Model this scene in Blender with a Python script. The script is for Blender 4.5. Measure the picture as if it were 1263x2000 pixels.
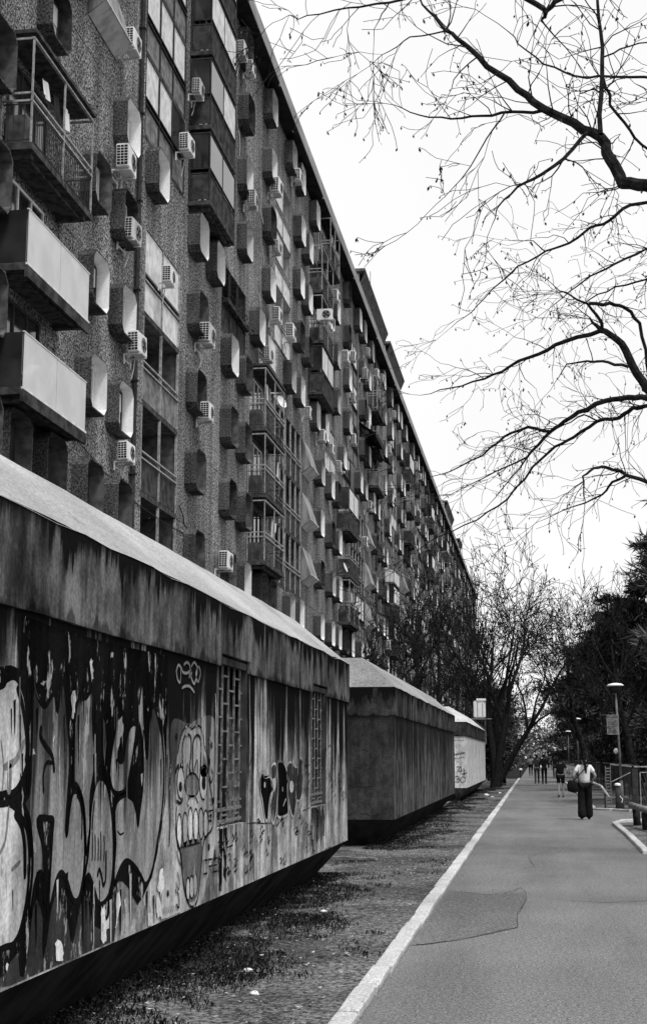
import bpy, bmesh, math, random
from mathutils import Vector, Matrix
from mathutils.geometry import tessellate_polygon
for o in list(bpy.data.objects): bpy.data.objects.remove(o)
sc = bpy.context.scene
COL = sc.collection
# ------------------------------------------------------------------ camera, sky, sun, exposure
H = 1.65
TH = math.atan(478 / 2778.0)
PS = math.atan(418.5 * math.cos(TH) / 2778.0)
FW = Vector((-math.sin(PS) * math.cos(TH), math.cos(PS) * math.cos(TH), math.sin(TH)))
RT = Vector((math.cos(PS), math.sin(PS), 0))
UP = RT.cross(FW)
cd = bpy.data.cameras.new('camera')
cam = bpy.data.objects.new('camera', cd); COL.objects.link(cam)
cd.sensor_fit = 'VERTICAL'; cd.sensor_height = 36; cd.sensor_width = 36; cd.lens = 50
cd.clip_start = 0.1; cd.clip_end = 2000
cam.matrix_world = Matrix(((RT.x, UP.x, -FW.x, 0), (RT.y, UP.y, -FW.y, 0), (RT.z, UP.z, -FW.z, H), (0, 0, 0, 1)))
sc.camera = cam
sc.view_settings.view_transform = 'Standard'; sc.view_settings.look = 'None'
sc.view_settings.gamma = 1; sc.view_settings.exposure = 0.76; sc.view_settings.use_curve_mapping = False
SUN_EL, SUN_AZ = math.radians(63), math.radians(138)      # azimuth clockwise from +y: to the right of and behind the camera
w = bpy.data.worlds.new('World'); sc.world = w; w.use_nodes = True
nt = w.node_tree; nt.nodes.clear()
sky = nt.nodes.new('ShaderNodeTexSky'); sky.sky_type = 'NISHITA'; sky.sun_disc = False
sky.sun_elevation = SUN_EL; sky.sun_rotation = SUN_AZ
bw = nt.nodes.new('ShaderNodeRGBToBW')
mx = nt.nodes.new('ShaderNodeMix'); mx.data_type = 'FLOAT'
mx.inputs[0].default_value = 0.85; mx.inputs[3].default_value = 6.5      # an even overcast layer over the clear sky
bg = nt.nodes.new('ShaderNodeBackground'); bg.inputs[1].default_value = 0.1
wo = nt.nodes.new('ShaderNodeOutputWorld')
nt.links.new(sky.outputs[0], bw.inputs[0]); nt.links.new(bw.outputs[0], mx.inputs[2])
tc = nt.nodes.new('ShaderNodeTexCoord'); cn = nt.nodes.new('ShaderNodeTexNoise'); cn.inputs['Scale'].default_value = 2.2; cn.inputs['Detail'].default_value = 4
cm_ = nt.nodes.new('ShaderNodeMapRange'); cm_.inputs[1].default_value = .35; cm_.inputs[2].default_value = .65; cm_.inputs[3].default_value = .955; cm_.inputs[4].default_value = 1.03
ml = nt.nodes.new('ShaderNodeMath'); ml.operation = 'MULTIPLY'       # faint, even cloud tone over the whole dome
nt.links.new(tc.outputs['Generated'], cn.inputs['Vector']); nt.links.new(cn.outputs['Fac'], cm_.inputs[0]); nt.links.new(cm_.outputs[0], ml.inputs[1]); nt.links.new(mx.outputs[0], ml.inputs[0])
nt.links.new(ml.outputs[0], bg.inputs[0]); nt.links.new(bg.outputs[0], wo.inputs[0])
sd = bpy.data.lights.new('sun', 'SUN'); sd.energy = 1.5; sd.angle = math.radians(12); sd.color = (1, 1, 1)
so = bpy.data.objects.new('sun', sd); COL.objects.link(so)
sv = Vector((math.sin(SUN_AZ) * math.cos(SUN_EL), math.cos(SUN_AZ) * math.cos(SUN_EL), math.sin(SUN_EL)))
so.rotation_euler = sv.to_track_quat('Z', 'Y').to_euler(); so.location = (20, -20, 40)
# ------------------------------------------------------------------ helpers
def ray(u, v): return FW + RT * ((u - 631.5) / 2778) - UP * ((v - 1000) / 2778)
def on_x(u, v, X):
    d = ray(u, v); return Vector((0, 0, H)) + d * (X / d.x)
def on_y(u, v, Y):
    d = ray(u, v); return Vector((0, 0, H)) + d * (Y / d.y)
def tag(o, label=None, cat=None, group=None, kind=None):
    if label: o['label'] = label
    if cat: o['category'] = cat
    if group: o['group'] = group
    if kind: o['kind'] = kind
    return o
def mesh(name, V, F, mats=(), mi=None, smooth=False):
    me = bpy.data.meshes.new(name); me.from_pydata(V, [], F)
    for m in mats: me.materials.append(m)
    if mi: me.polygons.foreach_set('material_index', mi)
    if smooth: me.polygons.foreach_set('use_smooth', [True] * len(me.polygons))
    me.update(); return me
def link(name, me, parent=None, loc=(0, 0, 0), rz=0, scale=(1, 1, 1)):
    o = bpy.data.objects.new(name, me); COL.objects.link(o); o.location = loc
    if rz: o.rotation_euler = (0, 0, rz)
    o.scale = scale
    if parent: o.parent = parent
    return o
class MB:
    def __init__(s): s.V = []; s.F = []; s.M = []
    def add(s, V, F, m=0):
        n = len(s.V); s.V += [tuple(v) for v in V]
        for f in F: s.F.append(tuple(i + n for i in f)); s.M.append(m)
    def box(s, x0, x1, y0, y1, z0, z1, m=0):
        s.add([(x0, y0, z0), (x1, y0, z0), (x1, y1, z0), (x0, y1, z0), (x0, y0, z1), (x1, y0, z1), (x1, y1, z1), (x0, y1, z1)],
              [(0, 3, 2, 1), (4, 5, 6, 7), (0, 1, 5, 4), (1, 2, 6, 5), (2, 3, 7, 6), (3, 0, 4, 7)], m)
    def tube(s, pts, rad, sides=6, m=0, cap=True):
        pts = [Vector(p) for p in pts]; n = len(pts)
        if not hasattr(rad, '__len__'): rad = [rad] * n
        d = (pts[1] - pts[0]).normalized()
        a = d.cross(Vector((0, 0, 1)) if abs(d.z) < .9 else Vector((1, 0, 0))).normalized()
        V = []; F = []
        for i, p in enumerate(pts):
            d = (pts[min(i + 1, n - 1)] - pts[max(i - 1, 0)])
            if d.length < 1e-6: d = Vector((0, 0, 1))
            d.normalize(); a = (a - d * a.dot(d))
            a = a.normalized() if a.length > 1e-5 else d.orthogonal().normalized()
            b = d.cross(a)
            for k in range(sides):
                t = 2 * math.pi * k / sides
                V.append(p + (a * math.cos(t) + b * math.sin(t)) * rad[i])
        for i in range(n - 1):
            for k in range(sides):
                k2 = (k + 1) % sides
                F.append((i * sides + k, i * sides + k2, (i + 1) * sides + k2, (i + 1) * sides + k))
        if cap:
            F.append(tuple(range(sides - 1, -1, -1))); F.append(tuple((n - 1) * sides + k for k in range(sides)))
        s.add(V, F, m)
    def lathe(s, prof, c=(0, 0, 0), sides=12, m=0):
        V = []; F = []
        for r, z in prof:
            for k in range(sides):
                t = 2 * math.pi * k / sides; V.append((c[0] + r * math.cos(t), c[1] + r * math.sin(t), c[2] + z))
        for i in range(len(prof) - 1):
            for k in range(sides):
                k2 = (k + 1) % sides; F.append((i * sides + k, i * sides + k2, (i + 1) * sides + k2, (i + 1) * sides + k))
        s.add(V, F, m)
    def mesh(s, name, mats, smooth=False): return mesh(name, s.V, s.F, mats, s.M, smooth)
    def obj(s, name, mats, parent=None, loc=(0, 0, 0), smooth=False, rz=0): return link(name, s.mesh(name, mats, smooth), parent, loc, rz)
def empty(name, loc=(0, 0, 0), rz=0):
    o = bpy.data.objects.new(name, None); COL.objects.link(o); o.location = loc; o.rotation_euler = (0, 0, rz); o.empty_display_size = .2; return o
def copy_tree(o, parent=None):
    c = o.copy(); COL.objects.link(c); c.parent = parent
    for ch in list(o.children): copy_tree(ch, c)
    return c
ORD = 'first second third fourth fifth sixth seventh eighth ninth tenth eleventh twelfth thirteenth fourteenth fifteenth sixteenth seventeenth eighteenth nineteenth twentieth'.split()
# ------------------------------------------------------------------ materials (the photograph is black and white, so all are neutral)
class NT:
    def __init__(s, name, rough=.8, spec=.3):
        s.mat = bpy.data.materials.new(name); s.mat.use_nodes = True
        s.t = s.mat.node_tree; s.b = s.t.nodes['Principled BSDF']
        s.b.inputs['Roughness'].default_value = rough; s.b.inputs['Specular IOR Level'].default_value = 0.0 if rough > .3 else spec
        s.pos = s.t.nodes.new('ShaderNodeNewGeometry').outputs['Position']
    def N(s, typ, **kw):
        n = s.t.nodes.new(typ)
        for k, v in kw.items(): setattr(n, k, v)
        return n
    def put(s, sock, v):
        if isinstance(v, (int, float)): sock.default_value = v
        elif isinstance(v, tuple): sock.default_value = v
        else: s.t.links.new(v, sock)
    def map(s, sc_=(1, 1, 1), loc=(0, 0, 0)):
        n = s.N('ShaderNodeMapping'); n.inputs['Scale'].default_value = sc_; n.inputs['Location'].default_value = loc
        s.t.links.new(s.pos, n.inputs['Vector']); return n.outputs[0]
    def noise(s, scale=5, detail=3, sc_=(1, 1, 1), loc=(0, 0, 0), rough=.55):
        n = s.N('ShaderNodeTexNoise'); n.inputs['Scale'].default_value = scale; n.inputs['Detail'].default_value = detail; n.inputs['Roughness'].default_value = rough
        s.t.links.new(s.map(sc_, loc), n.inputs['Vector']); return n.outputs['Fac']
    def vor(s, scale=20, sc_=(1, 1, 1), out='Distance'):
        n = s.N('ShaderNodeTexVoronoi'); n.inputs['Scale'].default_value = scale
        s.t.links.new(s.map(sc_), n.inputs['Vector']); return n.outputs[out]
    def xyz(s):
        n = s.N('ShaderNodeSeparateXYZ'); s.t.links.new(s.pos, n.inputs[0]); return n.outputs
    def m(s, op, a, b=0.0, c=None):
        n = s.N('ShaderNodeMath', operation=op); s.put(n.inputs[0], a); s.put(n.inputs[1], b)
        if c is not None: s.put(n.inputs[2], c)
        return n.outputs[0]
    def rng(s, v, a, b, c=0.0, d=1.0):
        n = s.N('ShaderNodeMapRange'); n.interpolation_type = 'SMOOTHSTEP'
        for i, q in enumerate((v, a, b, c, d)): s.put(n.inputs[i], q)
        return n.outputs[0]
    def mix(s, f, a, b):
        n = s.N('ShaderNodeMix', data_type='FLOAT'); s.put(n.inputs[0], f); s.put(n.inputs[2], a); s.put(n.inputs[3], b); return n.outputs[0]
    def bump(s, h, st=.5, dist=.01):
        n = s.N('ShaderNodeBump'); n.inputs['Strength'].default_value = st; n.inputs['Distance'].default_value = dist
        s.t.links.new(h, n.inputs['Height']); s.t.links.new(n.outputs[0], s.b.inputs['Normal'])
    def done(s, v):
        if isinstance(v, (int, float)): s.b.inputs['Base Color'].default_value = (v, v, v, 1)
        else:
            s.t.links.new(v, s.b.inputs['Base Color'])
        return s.mat
def flat(name, v, rough=.6, var=.25, scale=6, spec=.3, metal=0):
    n = NT(name, rough, spec); n.b.inputs['Metallic'].default_value = metal
    f = n.noise(scale, 4)
    return n.done(n.rng(f, .3, .7, v * (1 - var), v * (1 + var)))
def facade_mat():
    n = NT('pebble_dash', .9, .1)
    g = n.noise(15, 2, rough=.75); c = n.noise(.35, 3); st = n.noise(1.0, 4, (1, 2.2, .12))
    v = n.rng(g, .4, .66, .018, .46)
    sp = n.rng(n.noise(26, 1), .58, .68, 0, .3)
    v = n.m('ADD', v, sp)
    v = n.m('MULTIPLY', v, n.rng(c, .3, .7, .72, 1.2))
    v = n.m('MULTIPLY', v, n.rng(st, .35, .68, .72, 1.12)); v = n.m('MULTIPLY', v, n.rng(n.noise(1, 3, (1, 5, .25), (0, 3, 0)), .58, .75, 1.0, .75))
    n.bump(g, .7, .02)
    return n.done(v)
def hood_mat():
    n = NT('hood_concrete', .9, .1)
    g = n.noise(20, 3, rough=.7); st = n.noise(2.2, 4, (1, 1, .18))
    v = n.rng(g, .36, .66, .025, .16); v = n.m('MULTIPLY', v, n.rng(st, .3, .7, .6, 1.25))
    return n.done(v)
def white_paint(name='white_paint', v=.72, dirt=.55):
    n = NT(name, .7, .2); st = n.noise(3, 4, (1, 1, .3)); g = n.noise(25, 2)
    x = n.rng(st, .32, .62, v * dirt, v); x = n.m('MULTIPLY', x, n.rng(g, .3, .7, .9, 1.05))
    return n.done(x)
Z_TOP = 2.41
def runoff(n, dz):
    a = n.noise(1, 5, (2.2, 2.2, .22), (11, 2, 5), rough=.7); b_ = n.noise(1, 4, (11, 11, .45), (4, 2, 9), rough=.65)
    e = n.m('ADD', n.m('MULTIPLY', a, 2.3), n.m('MULTIPLY', b_, .9))
    e = n.m('SUBTRACT', n.m('SUBTRACT', e, 1.22), n.m('MULTIPLY', dz, .42))
    return n.rng(e, -.12, .28)
def bunker_value(n, lo, hi, black=1.0, streakc=1.0):
    """value of weathered concrete with run-off stains coming down from under the roof band"""
    st = n.noise(1, 5, (1.6, 1.6, .3), rough=.65); st2 = n.noise(1, 3, (9, 9, .5), (3, 7, 1))
    mott = n.noise(2.2, 6, rough=.72); fine = n.noise(38, 2)
    v = n.rng(n.m('ADD', n.m('MULTIPLY', st, .5), n.m('MULTIPLY', mott, .5)), .38, .62, lo, hi)
    v = n.m('MULTIPLY', v, n.rng(st2, .3, .7, 1 - .3 * streakc, 1 + .22 * streakc))
    v = n.m('MULTIPLY', v, n.rng(fine, .3, .7, .8, 1.15)); v = n.m('MULTIPLY', v, n.rng(n.noise(5, 6, (1, 1, .6), (9, 1, 4), rough=.75), .36, .62, .6, 1.12))
    o = n.xyz(); dz = n.m('SUBTRACT', Z_TOP, o[2])
    mk = runoff(n, dz)
    mk = n.m('MULTIPLY', mk, black)
    return n.mix(mk, v, .010), fine
def bunker_wall(name, lo, hi, black=1.0, sc_=1.0):
    n = NT(name, .9, .15); v, f = bunker_value(n, lo, hi, black, sc_); n.bump(f, .35, .006); return n.done(v)
def fascia_mat(name, lo, hi):
    n = NT(name, .92, .1)
    st = n.noise(1, 5, (5, 5, .7), rough=.6); fine = n.noise(40, 2); mott = n.noise(1.3, 4)
    v = n.rng(n.m('ADD', n.m('MULTIPLY', st, .5), n.m('MULTIPLY', mott, .5)), .38, .62, lo, hi); v = n.m('MULTIPLY', v, n.rng(n.noise(4, 6, (1, 1, .7), (6, 6, 6), rough=.75), .36, .62, .5, 1.15))
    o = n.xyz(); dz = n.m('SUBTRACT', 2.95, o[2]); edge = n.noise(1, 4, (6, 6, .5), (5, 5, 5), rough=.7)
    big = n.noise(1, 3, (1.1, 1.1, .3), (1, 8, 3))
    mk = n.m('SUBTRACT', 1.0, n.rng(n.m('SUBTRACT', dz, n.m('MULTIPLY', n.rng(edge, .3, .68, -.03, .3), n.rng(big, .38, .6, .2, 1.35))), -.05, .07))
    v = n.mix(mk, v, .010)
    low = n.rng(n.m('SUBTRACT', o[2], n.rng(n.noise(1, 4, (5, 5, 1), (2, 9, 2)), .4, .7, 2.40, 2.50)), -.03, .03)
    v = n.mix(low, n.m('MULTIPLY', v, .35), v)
    v = n.m('MULTIPLY', v, n.rng(fine, .3, .7, .8, 1.2)); n.bump(fine, .3, .006)
    return n.done(v)
def roof_mat(name, v0, speck=.1):
    n = NT(name, .95, .1); a = n.noise(.9, 4, (1, .5, 1)); f = n.noise(45, 2); d = n.noise(4, 5, rough=.7)
    v = n.rng(a, .3, .7, v0 * .85, v0 * 1.1); v = n.m('MULTIPLY', v, n.rng(f, .3, .7, 1 - speck, 1 + speck))
    v = n.m('MULTIPLY', v, n.rng(d, .55, .72, 1, .66)); v = n.m('MULTIPLY', v, n.rng(n.noise(1, 4, (1.2, .4, 2.2), (3, 3, 3)), .35, .65, .82, 1.1)); n.bump(f, .4, .008)
    return n.done(v)
def paint_mat(name, val, peel=.0, dark_streak=1.0, var=.3):
    n = NT(name, .6, .25)
    a = n.noise(1, 4, (4, 4, 1.1), (7, 1, 2)); f = n.noise(40, 2)
    v = n.rng(a, .32, .66, val * (1 - var), val * (1 + var)); v = n.m('MULTIPLY', v, n.rng(f, .3, .7, .8, 1.15))
    gr = n.noise(1, 5, (6, 6, .7), (2, 6, 1), rough=.7); bl = n.noise(1.6, 5, (1, 1, .8), (4, 4, 1), rough=.7)
    v = n.m('MULTIPLY', v, n.m('MULTIPLY', n.rng(gr, .36, .6, .78, 1.08), n.rng(bl, .36, .6, .7, 1.12)))
    if peel:
        p = n.noise(1, 6, (9, 9, 3.2), (1, 4, 8), rough=.7)
        v = n.mix(n.rng(p, .60 - peel * .05, .66 - peel * .05), v, .34)
    if dark_streak:
        o = n.xyz(); dz = n.m('SUBTRACT', Z_TOP, o[2])
        v = n.mix(n.m('MULTIPLY', runoff(n, dz), dark_streak), v, .010)
    return n.done(v)
def asphalt_mat(name, k=1.0):
    n = NT(name, .85, .25); f = n.noise(60, 2, rough=.8); g = n.noise(160, 1); a = n.noise(.5, 4); b = n.noise(3, 5, (1, .35, 1))
    v = n.rng(f, .34, .66, .085 * k, .27 * k); v = n.m('MULTIPLY', v, n.rng(g, .3, .7, .65, 1.35)); v = n.m('MULTIPLY', v, n.rng(n.noise(24, 2), .32, .68, .82, 1.18))
    v = n.m('MULTIPLY', v, n.rng(a, .3, .7, .92, 1.08)); v = n.m('MULTIPLY', v, n.rng(b, .58, .78, 1, .82)); v = n.m('MULTIPLY', v, n.rng(n.noise(1.1, 3, (1, .12, 1), (5, 0, 0)), .35, .65, .9, 1.1)); v = n.m('MULTIPLY', v, n.rng(n.noise(7, 3, loc=(3, 1, 0)), .66, .74, 1, .6))
    n.bump(f, .5, .006); return n.done(v)
def ground_mat():
    n = NT('earth', .95, .05); f = n.noise(26, 4, rough=.75); a = n.noise(.55, 4, loc=(2, 3, 0)); s = n.noise(9, 5, rough=.8)
    v = n.rng(f, .36, .64, .035, .31); v = n.m('MULTIPLY', v, n.rng(a, .38, .62, .55, 1.15))
    v = n.m('MULTIPLY', v, n.rng(s, .35, .7, .6, 1.25)); n.bump(f, .9, .03)
    return n.done(v)
def leaf_mat(name, v, trans=.2):
    n = NT(name, .7, .15); oi = n.N('ShaderNodeNewGeometry')
    q = n.m('POWER', oi.outputs['Random Per Island'], 2.2)
    r = n.rng(q, 0, 1, v * .5, v * 3.0)
    return n.done(r)
def glass_mat(name, v, rough=.08, alpha=1):
    n = NT(name, rough, .6); a = n.noise(.9, 2)
    if alpha < 1: n.b.inputs['Alpha'].default_value = alpha
    return n.done(n.rng(a, .3, .7, v * .5, v * 1.5))
def corrugated_mat():
    n = NT('corrugated_sheet', .6, .3); wv = n.N('ShaderNodeTexWave'); wv.inputs['Scale'].default_value = 4; wv.bands_direction = 'Y'
    n.t.links.new(n.map((1, 1, .15)), wv.inputs['Vector']); st = n.noise(4, 3, (1, 1, .2))
    v = n.rng(st, .3, .7, .16, .42); v = n.m('MULTIPLY', v, n.rng(wv.outputs['Fac'], 0, 1, .8, 1.15)); n.bump(wv.outputs['Fac'], .6, .02)
    return n.done(v)
M = {}
M['facade'] = facade_mat(); M['hood'] = hood_mat(); M['white'] = white_paint('white_paint', .92, .85); M['offwhite'] = white_paint('off_white', .62, .65)
M['greyin'] = flat('grey_plaster', .11, .9, .4, 4); M['darkin'] = flat('dark_plaster', .05, .9, .4, 5); M['dark'] = flat('dark_void', .02, .9); M['frame_w'] = white_paint('window_white', .8, .75)  # two plain grey tones for hood interiors, the second one darker
M['frame_d'] = flat('dark_metal', .05, .5); M['rail'] = flat('rail_metal', .34, .45, .35, 9); M['glass'] = glass_mat('window_glass', .03)
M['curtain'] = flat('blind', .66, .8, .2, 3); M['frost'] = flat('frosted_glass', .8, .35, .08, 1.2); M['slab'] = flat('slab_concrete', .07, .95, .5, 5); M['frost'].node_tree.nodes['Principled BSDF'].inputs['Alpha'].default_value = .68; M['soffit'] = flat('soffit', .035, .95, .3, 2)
M['eave'] = roof_mat('eave_concrete', .34, .2); M['panel_d'] = flat('balcony_panel_dark', .06, .6, .5, 3); M['panel_m'] = flat('balcony_panel_mid', .19, .6, .4, 3)
M['mesh'] = flat('wire_infill', .05, .6, .7, 24); M['corr'] = corrugated_mat(); M['pipe'] = flat('downpipe', .05, .6)
M['ac'] = white_paint('ac_enamel', .85, .8); M['grille'] = flat('ac_grille', .025, .6); M['fan'] = flat('ac_fan', .2, .5)
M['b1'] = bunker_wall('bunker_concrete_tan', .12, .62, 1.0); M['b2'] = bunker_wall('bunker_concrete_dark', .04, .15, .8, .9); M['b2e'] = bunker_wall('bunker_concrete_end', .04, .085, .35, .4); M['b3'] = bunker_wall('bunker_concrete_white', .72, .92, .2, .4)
M['fas1'] = fascia_mat('roof_band', .035, .18); M['fas2'] = fascia_mat('roof_band_dark', .03, .10)
M['roof1'] = roof_mat('roof_felt', .41, .24); M['roof2'] = roof_mat('roof_concrete', .3, .35); M['roof3'] = roof_mat('roof_white', .6)
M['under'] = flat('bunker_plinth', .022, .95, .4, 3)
M['asph'] = asphalt_mat('asphalt'); M['patch'] = asphalt_mat('asphalt_patch', .84); M['crack'] = flat('crack_tar', .07, .9, .6, 20)
M['kerb'] = roof_mat('kerb_concrete', .52, .3); M['earth'] = ground_mat(); M['park'] = flat('park_turf', .03, .95, .5, 2)
M['bark'] = flat('bark', .022, .95, .5, 14, .05); M['bark2'] = flat('bark_far', .03, .95, .5, 6, .05); M['leafdry'] = leaf_mat('dry_leaf', .035); M['needle'] = leaf_mat('needles', .05); M['hedge'] = leaf_mat('hedge_leaf', .03)
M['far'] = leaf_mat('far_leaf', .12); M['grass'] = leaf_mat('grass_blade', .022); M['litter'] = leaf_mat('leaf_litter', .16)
M['lampw'] = white_paint('lamp_enamel', .9, .9); M['pole'] = flat('lamp_pole', .16, .5); M['sign'] = flat('sign_board', .18, .5, .6, 8)
M['skin'] = flat('skin', .32, .6, .1); M['hair'] = flat('hair', .012, .5); M['shirt'] = flat('white_cotton', .78, .9, .06); M['black'] = flat('black_cloth', .014, .9); M['grey_c'] = flat('grey_cloth', .22, .9); M['charc'] = flat('charcoal_cloth', .04, .9); M['shoe'] = flat('shoe', .02, .6)
M['wood'] = flat('weathered_wood', .22, .8, .5, 12); M['chalk'] = flat('white_litter', .75, .8)
M['barm'] = flat('window_bar', .17, .7, .5, 20)
# ------------------------------------------------------------------ ground, path, kerbs
rnd = random.Random(7)
def strip_grid(x0, x1, y0, y1, nx, ny, zf):
    V = []; F = []
    for j in range(ny + 1):
        for i in range(nx + 1):
            x = x0 + (x1 - x0) * i / nx; y = y0 + (y1 - y0) * j / ny; V.append((x, y, zf(x, y)))
    for j in range(ny):
        for i in range(nx):
            a = j * (nx + 1) + i; F.append((a, a + 1, a + nx + 2, a + nx + 1))
    return V, F
g = MB(); g.add([(-900, -300, -.06), (900, -300, -.06), (900, 1500, -.06), (-900, 1500, -.06)], [(0, 1, 2, 3)])
tag(g.obj('ground', [M['park']]), kind='structure', label='dark park ground reaching to the horizon around the path', cat='ground')
from mathutils import noise as mnoise
def vz(x, y):
    e = min(1, max(0, (-1.34 - x) / .5))
    return .012 + e * (.035 * mnoise.noise((x * 1.3, y * .7, 0)) + .02 * mnoise.noise((x * 4, y * 4, 3)))
V, F = strip_grid(-4.6, -1.33, 2, 110, 26, 430, vz)
tag(link('verge', mesh('verge', V, F, [M['earth']], smooth=True)), kind='structure', label='uneven dirt verge between the kerb and the concrete bunkers', cat='verge')
V, F = strip_grid(1.86, 30, 46.2, 300, 8, 60, lambda x, y: .02 + .05 * mnoise.noise((x * .5, y * .3, 5)))
tag(link('verge', mesh('verge', V, F, [M['earth']])), kind='structure', label='dark dirt verge on the right behind the fence', cat='verge')
V, F = strip_grid(1.86, 20, 2, 37.0, 12, 30, lambda x, y: .015 + .05 * min(1, (x - 1.86)) * (1 + mnoise.noise((x * .7, y * .5, 9))))
tag(link('verge', mesh('verge', V, F, [M['earth']])), kind='structure', label='dirt strip at the right edge beside the log barrier', cat='verge')
def kx(y):  # right edge of the left kerb
    return -1.16 - .0022 * max(0, y - 12)
p = MB()
ys = [-6, 0, 6, 12, 20, 30, 36, 38.5, 46, 60, 90, 130, 200, 300, 460]
for a, b in zip(ys[:-1], ys[1:]):
    ra = rb = 1.95
    if 36 <= a and b <= 46: ra = rb = 40
    if a >= 46: ra = rb = 1.78
    p.add([(kx(a), a, 0), (ra, a, 0), (rb, b, 0), (kx(b), b, 0)], [(0, 1, 2, 3)])
tag(p.obj('path', [M['asph']]), kind='structure', label='grey asphalt footpath running straight to the vanishing point', cat='path')
p = MB(); pp = [(-1.15, 18.3), (-.65, 17.9), (-.36, 18.15), (-.22, 18.2), (-.17, 17.3), (-.25, 15.8), (-.24, 14.54), (-.5, 13.95), (-.74, 13.5), (-1.15, 13.0)]
p.add([(x, y, .004) for x, y in pp], [tuple(range(len(pp)))[::-1]])
tag(p.obj('asphalt_patch', [M['patch']]), kind='structure', label='darker repaired patch in the asphalt against the left kerb', cat='patch')
def crack(pts, wd):
    c = MB(); q = []
    rr = random.Random(len(pts) * 17 + int(pts[0][1] * 10))
    for (x0, y0), (x1, y1) in zip(pts[:-1], pts[1:]):
        for k in range(6): t = k / 6; q.append((x0 + (x1 - x0) * t + rr.uniform(-.012, .012), y0 + (y1 - y0) * t + rr.uniform(-.03, .03)))
    q.append(pts[-1]); V = []; F = []
    for i, (x, y) in enumerate(q):
        a = q[max(0, i - 1)]; b = q[min(len(q) - 1, i + 1)]; dx, dy = b[0] - a[0], b[1] - a[1]; L = math.hypot(dx, dy) or 1
        ww = wd * rr.uniform(.3, 1.2); V += [(x - dy / L * ww, y + dx / L * ww * 3, .007), (x + dy / L * ww, y - dx / L * ww * 3, .007)]
    for i in range(len(q) - 1): F.append((2 * i, 2 * i + 1, 2 * i + 3, 2 * i + 2))
    c.add(V, F); return tag(c.obj('crack', [M['crack']]), kind='structure', label='thin dark crack in the asphalt path', cat='crack')
crack([(-1.12, 18.32), (-.65, 17.85), (-.4, 18.2), (-.25, 18.9), (-.2, 18.2), (-.17, 17.3), (-.24, 16.2)], .0045)
crack([(-1.1, 13.05), (-.74, 13.5), (-.24, 14.54), (-.25, 15.8), (-.2, 16.6)], .005)
crack([(.1, 17.4), (.7, 17.1), (1.2, 17.4), (1.9, 17.0)], .005)
crack([(.35, 30.5), (1.1, 30.2), (1.8, 30.4)], .007)
crack([(1.5, 8), (1.2, 10.5), (1.3, 13), (1.1, 15.5)], .003)
crack([(-.6, 20.5), (-.1, 22.5), (-.2, 24.5), (.3, 27)], .004)
crack([(-.9, 25.8), (-.3, 25.2), (.6, 26.2)], .005)
def kerb_mesh(i):
    r = random.Random(i); b = bmesh.new(); bmesh.ops.create_cube(b, size=1)
    for v in b.verts: v.co.x *= .15; v.co.y *= .955; v.co.z = v.co.z * .16
    for v in b.verts:
        v.co += Vector((r.uniform(-.006, .006), 0, r.uniform(-.006, .006)))
    bmesh.ops.subdivide_edges(b, edges=[e for e in b.edges if abs((e.verts[0].co - e.verts[1].co).y) > .5], cuts=3)
    for v in b.verts: v.co.x += r.uniform(-.004, .004); v.co.z += r.uniform(-.006, .006)
    bmesh.ops.bevel(b, geom=[e for e in b.edges if e.calc_face_angle(0) > .8], offset=.014, segments=1, affect='EDGES')
    me = bpy.data.meshes.new('kerb_stone'); b.to_mesh(me); b.free(); me.materials.append(M['kerb']); return me
KM = [kerb_mesh(i) for i in range(6)]
kl = tag(empty('kerb', (-1.25, 6, 0)), kind='structure', label='pale concrete kerb along the left edge of the path', cat='kerb')
y = 5.0; i = 0
while y < 112:
    o = link('kerb_stone', KM[rnd.randrange(6)], kl); o.matrix_parent_inverse = Matrix.Translation((1.25, -6, 0))
    o.location = (kx(y) - .09 + rnd.uniform(-.006, .006), y, -.035 + rnd.uniform(-.008, .008)); o.rotation_euler = (rnd.uniform(-.013, .013), rnd.uniform(-.02, .02), .002 + rnd.uniform(-.006, .006)); y += 1.0
kr = tag(empty('kerb', (1.82, 26, 0)), kind='structure', label='pale kerb at the right turning into the side path', cat='kerb')
def kerb_run(par, pts, org):
    for (x0, y0), (x1, y1) in zip(pts[:-1], pts[1:]):
        L = math.hypot(x1 - x0, y1 - y0); n = max(1, round(L)); a = math.atan2(y1 - y0, x1 - x0) - math.pi / 2
        for k in range(n):
            t = (k + .5) / n; o = link('kerb_stone', KM[rnd.randrange(6)], par); o.matrix_parent_inverse = Matrix.Translation((-org[0], -org[1], 0))
            o.location = (x0 + (x1 - x0) * t, y0 + (y1 - y0) * t, -.01); o.rotation_euler = (0, 0, a); o.scale = (.9, L / n, 1)
kerb_run(kr, [(1.80, 25.6), (1.84, 31), (1.82, 36.4), (2.15, 38.1), (3.3, 38.9), (8, 39.6)], (1.82, 26))
kr2 = tag(empty('kerb', (1.7, 46, 0)), kind='structure', label='pale kerb at the far side of the side path beneath the lamp', cat='kerb')
kerb_run(kr2, [(1.69, 46.4), (2.76, 45.0), (8, 45.6)], (1.7, 46))
kr3 = tag(empty('kerb', (1.72, 47, 0)), kind='structure', label='low kerb on the right side of the far path below the fence', cat='kerb')
kerb_run(kr3, [(1.72, 47.2), (1.72, 100)], (1.72, 47))
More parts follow.
